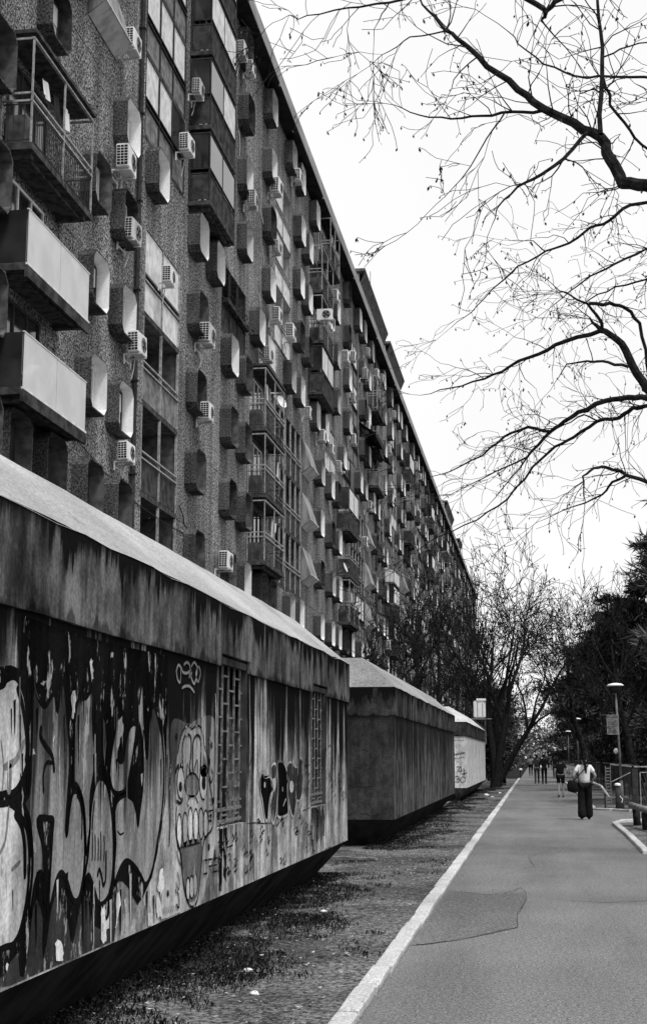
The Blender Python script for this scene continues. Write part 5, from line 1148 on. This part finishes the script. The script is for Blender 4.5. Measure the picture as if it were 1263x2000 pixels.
m = MB(); m.tube([(-.12, 1.2, .5), (0, -.2, .48), (.25, -3.5, .44), (.4, -6, .42)], .075, 10); m.obj('rail', [M['wood']], lb, smooth=True)
for k, (x, y) in enumerate(((0, .9), (.06, -1.2), (.2, -3.4), (.34, -5.6))):
    m = MB(); m.tube([(x, y, -.05), (x - .02, y, .42)], .09, 9); m.obj('post', [M['bark']], lb, smooth=True)
wb = tag(empty('bollard', (-1.42, 118, 0)), 'small white bollard at the far end of the left kerb', 'bollard'); m = MB(); m.tube([(0, 0, 0), (0, 0, .55)], .06, 8); m.obj('shaft', [M['frame_d']], wb); m = MB(); m.lathe([(.1, .55), (.14, .62), (.1, .7), (0, .74)], (0, 0, 0), 10); m.obj('cap', [M['lampw']], wb)
gl = tag(empty('globe_light', (2.75, 52.5, 0)), 'small white globe behind the nearest lamp pole', 'lamp'); m = MB(); m.tube([(0, 0, 0), (0, 0, 1.75)], .02, 6); m.obj('pole', [M['frame_d']], gl); m = MB(); m.lathe([(0, 1.74), (.07, 1.78), (.09, 1.86), (.05, 1.94), (0, 1.96)], (0, 0, 0), 12); m.obj('globe', [M['lampw']], gl, smooth=True)
# ------------------------------------------------------------------ people, all walking away from the camera
def skin_obj(name, verts, edges, mat, parent, root=0, sub=2):
    me = bpy.data.meshes.new(name); me.from_pydata([v[0] for v in verts], edges, []); me.materials.append(mat)
    o = link(name, me, parent); md = o.modifiers.new('skin', 'SKIN'); md.use_smooth_shade = True
    for i, v in enumerate(verts):
        s = me.skin_vertices[0].data[i]; r = v[1]; s.radius = r if hasattr(r, '__len__') else (r, r); s.use_root = (i == root)
    ss = o.modifiers.new('sub', 'SUBSURF'); ss.levels = sub; ss.render_levels = sub
    return o
def person(label, loc, h, top, bottom, stride=.16, sleeve='short', arms=None, rz=0, wide=False, shorts=False, hair='short', coat=False, shoe='shoe'):
    r = tag(empty('person', loc, rz), label, 'person', 'people walking away along the path'); k = h / 1.68; r.scale = (k, k, k)
    arms = arms or {-1: ((.27, -.04, 1.12), (.25, .10, .92)), 1: ((.27, -.02, 1.12), (.25, -.08, .90))}
    B = [((0, 0, .95), (.13, .10)), ((0, .01, 1.10), (.115, .085)), ((0, 0, 1.27), (.135, .095)), ((0, -.01, 1.42), (.06, .06)), ((0, .0, 1.49), (.052, .055)), ((0, .015, 1.56), (.075, .09)), ((0, .01, 1.63), (.07, .082))]
    E = [(0, 1), (1, 2), (2, 3), (3, 4), (4, 5), (5, 6)]; legs = {}; armp = {}
    for s in (-1, 1):
        n = len(B); e, w_ = arms[s]; sh = (s * .165, 0, 1.38); e = (s * e[0], e[1], e[2]); w_ = (s * w_[0], w_[1], w_[2]); E.append((2, n))
        B.append((sh, .055)); B.append((e, .038)); B.append((w_, .026)); E += [(n, n + 1), (n + 1, n + 2)]
        dv = (Vector(w_) - Vector(e)).normalized(); pal = Vector(w_) + dv * .07; B.append((tuple(pal), (.036, .018))); E.append((n + 2, n + 3)); armp[s] = (sh, e, w_)
        side = dv.cross(Vector((s, 0, .1))).normalized()
        for f_ in range(4):
            a = pal + side * (-.027 + f_ * .018) + dv * .035; c = a + dv * (.035 + .006 * (1 - abs(f_ - 1.3))) - Vector((s * .012, 0, 0)); q = len(B); B += [(tuple(a), .0095), (tuple(c), .008)]; E += [(n + 3, q), (q, q + 1)]
        a = Vector(w_) + dv * .03 + side * -.035; c = a + dv * .035 + side * -.012; q = len(B); B += [(tuple(a), .011), (tuple(c), .009)]; E += [(n + 2, q), (q, q + 1)]
        st = stride * s; hip = (s * .09, 0, .90); kn = (s * .095, st * .45 + .03, .50); an = (s * .09, st, .085 + (.05 if st < 0 else 0)); toe = (s * .10, st + .13, .035); q = len(B)
        B += [(hip, .088), (kn, .056), (an, .036), (toe, (.035, .025))]; E += [(0, q), (q, q + 1), (q + 1, q + 2), (q + 2, q + 3)]; legs[s] = (hip, kn, an, toe)
    skin_obj('body', B, E, M['skin'], r)
    T = [((0, 0, .93 if not coat else .80), (.155, .115)), ((0, .01, 1.08), (.145, .108)), ((0, 0, 1.25), (.165, .118)), ((0, -.01, 1.39), (.10, .08))]; TE = [(0, 1), (1, 2), (2, 3)]
    for s in (-1, 1):
        sh, e, w_ = armp[s]; n = len(T); md = Vector(sh).lerp(Vector(e), .62); T.append((sh, .07)); T.append((tuple(md), .062)); TE += [(2, n), (n, n + 1)]
        if sleeve == 'long': T.append((e, .055)); T.append((w_, .04)); TE += [(n + 1, n + 2), (n + 2, n + 3)]
    skin_obj('top', T, TE, M[top], r)
    Pn = [((0, 0, .97), (.15, .115))]; PE = []
    for s in (-1, 1):
        hip, kn, an, toe = legs[s]; n = len(Pn); Pn.append((hip, .112 if wide else .10))
        if shorts: Pn.append((tuple(Vector(hip).lerp(Vector(kn), .8)), .085)); PE += [(0, n), (n, n + 1)]
        else: Pn.append((kn, .105 if wide else .07)); Pn.append(((an[0], an[1] - .01, (.03 if wide else an[2] - .02)), .13 if wide else .055)); PE += [(0, n), (n, n + 1), (n + 1, n + 2)]
    skin_obj('trousers', Pn, PE, M[bottom], r)
    for s in (-1, 1):
        an, toe = legs[s][2], legs[s][3]; skin_obj('shoe', [((an[0], an[1] - .035, an[2] - .045), (.042, .042)), ((toe[0], toe[1] - .05, toe[2] + .01), (.046, .036)), ((toe[0], toe[1] + .02, toe[2]), (.04, .028))], [(0, 1), (1, 2)], M[shoe], r)
    Hh = [((0, -.005, 1.655), (.075, .09)), ((0, -.025, 1.60), (.088, .088)), ((0, -.03, 1.53), (.07, .055))]; HE = [(0, 1), (1, 2)]
    if hair == 'pony': Hh += [((0, -.13, 1.60), (.035, .035)), ((.01, -.18, 1.50), (.045, .04)), ((.03, -.19, 1.36), (.045, .035)), ((.04, -.18, 1.20), (.02, .02))]; HE += [(1, 3), (3, 4), (4, 5), (5, 6)]
    skin_obj('hair', Hh, HE, M['hair'], r, 1)
    return r
wo_ = person('woman in white t-shirt and wide black trousers with a ponytail', (1.21, 39.3, 0), 1.68, 'shirt', 'black', .1, 'short', {-1: ((.30, -.08, 1.14), (.26, .14, 1.0)), 1: ((.29, -.04, 1.14), (.22, .18, 1.02))}, wide=True, hair='pony')
bgp = tag(empty('shoulder_bag', (1.21, 39.3, 0)), 'large black shoulder bag hanging at the left hip of the woman', 'bag')
m = MB(); V = []; F = []
for j, (z, wx, wy) in enumerate(((.70, .03, .05), (.74, .15, .07), (.86, .16, .08), (.98, .12, .06), (1.03, .06, .03))):
    for k in range(10): a = k * .6283; V.append((-.27 + wx * math.cos(a) - .02 * j, -.07 + wy * math.sin(a), z))
for j in range(4):
    for k in range(10): F.append((j * 10 + k, j * 10 + (k + 1) % 10, j * 10 + 10 + (k + 1) % 10, j * 10 + 10 + k))
F.append(tuple(range(10))); m.add(V, F); m.obj('pouch', [M['black']], bgp, smooth=True)
m = MB(); m.tube([(-.28, -.1, 1.02), (-.16, -.145, 1.15), (-.02, -.15, 1.30), (.1, -.10, 1.43), (.12, 0, 1.47)], .014, 5); m.obj('strap', [M['black']], bgp)
person('child in black t-shirt and black shorts with bare legs', (.89, 60.1, 0), 1.6, 'black', 'black', .12, 'short', {-1: ((.24, -.02, 1.12), (.22, .06, .92)), 1: ((.30, -.05, 1.14), (.30, .12, 1.06))}, shorts=True)
person('walker in black jacket and black trousers, right one of the pair', (.34, 88.7, 0), 1.76, 'black', 'black', .1, 'long', coat=True)
person('walker in charcoal clothes, left one of the pair', (-.1, 90.3, 0), 1.72, 'charc', 'charc', .2, 'long')
m = MB(); m.lathe([(.06, .0), (.09, .08), (.1, .2), (.05, .32), (.02, .36)], (0, 0, 0), 8); m.obj('carrier_bag', [M['chalk']], None, (.14, 89.4, .78)); tag(bpy.data.objects['carrier_bag'], 'white carrier bag held between the two dark walkers', 'bag')
person('farthest walker in pale grey jacket and black trousers', (-.67, 129, 0), 1.74, 'grey_c', 'black', .14, 'long', coat=True)
person('walker in dark jacket half hidden behind the child', (1.25, 112, 0), 1.8, 'black', 'charc', .16, 'long', coat=True)
# people sit by the bushes at the far left of the path
person('dark clothed person standing among the bushes beyond the white bunker', (-1.95, 84.5, 0), 1.6, 'charc', 'black', .06, 'long', rz=1.6)
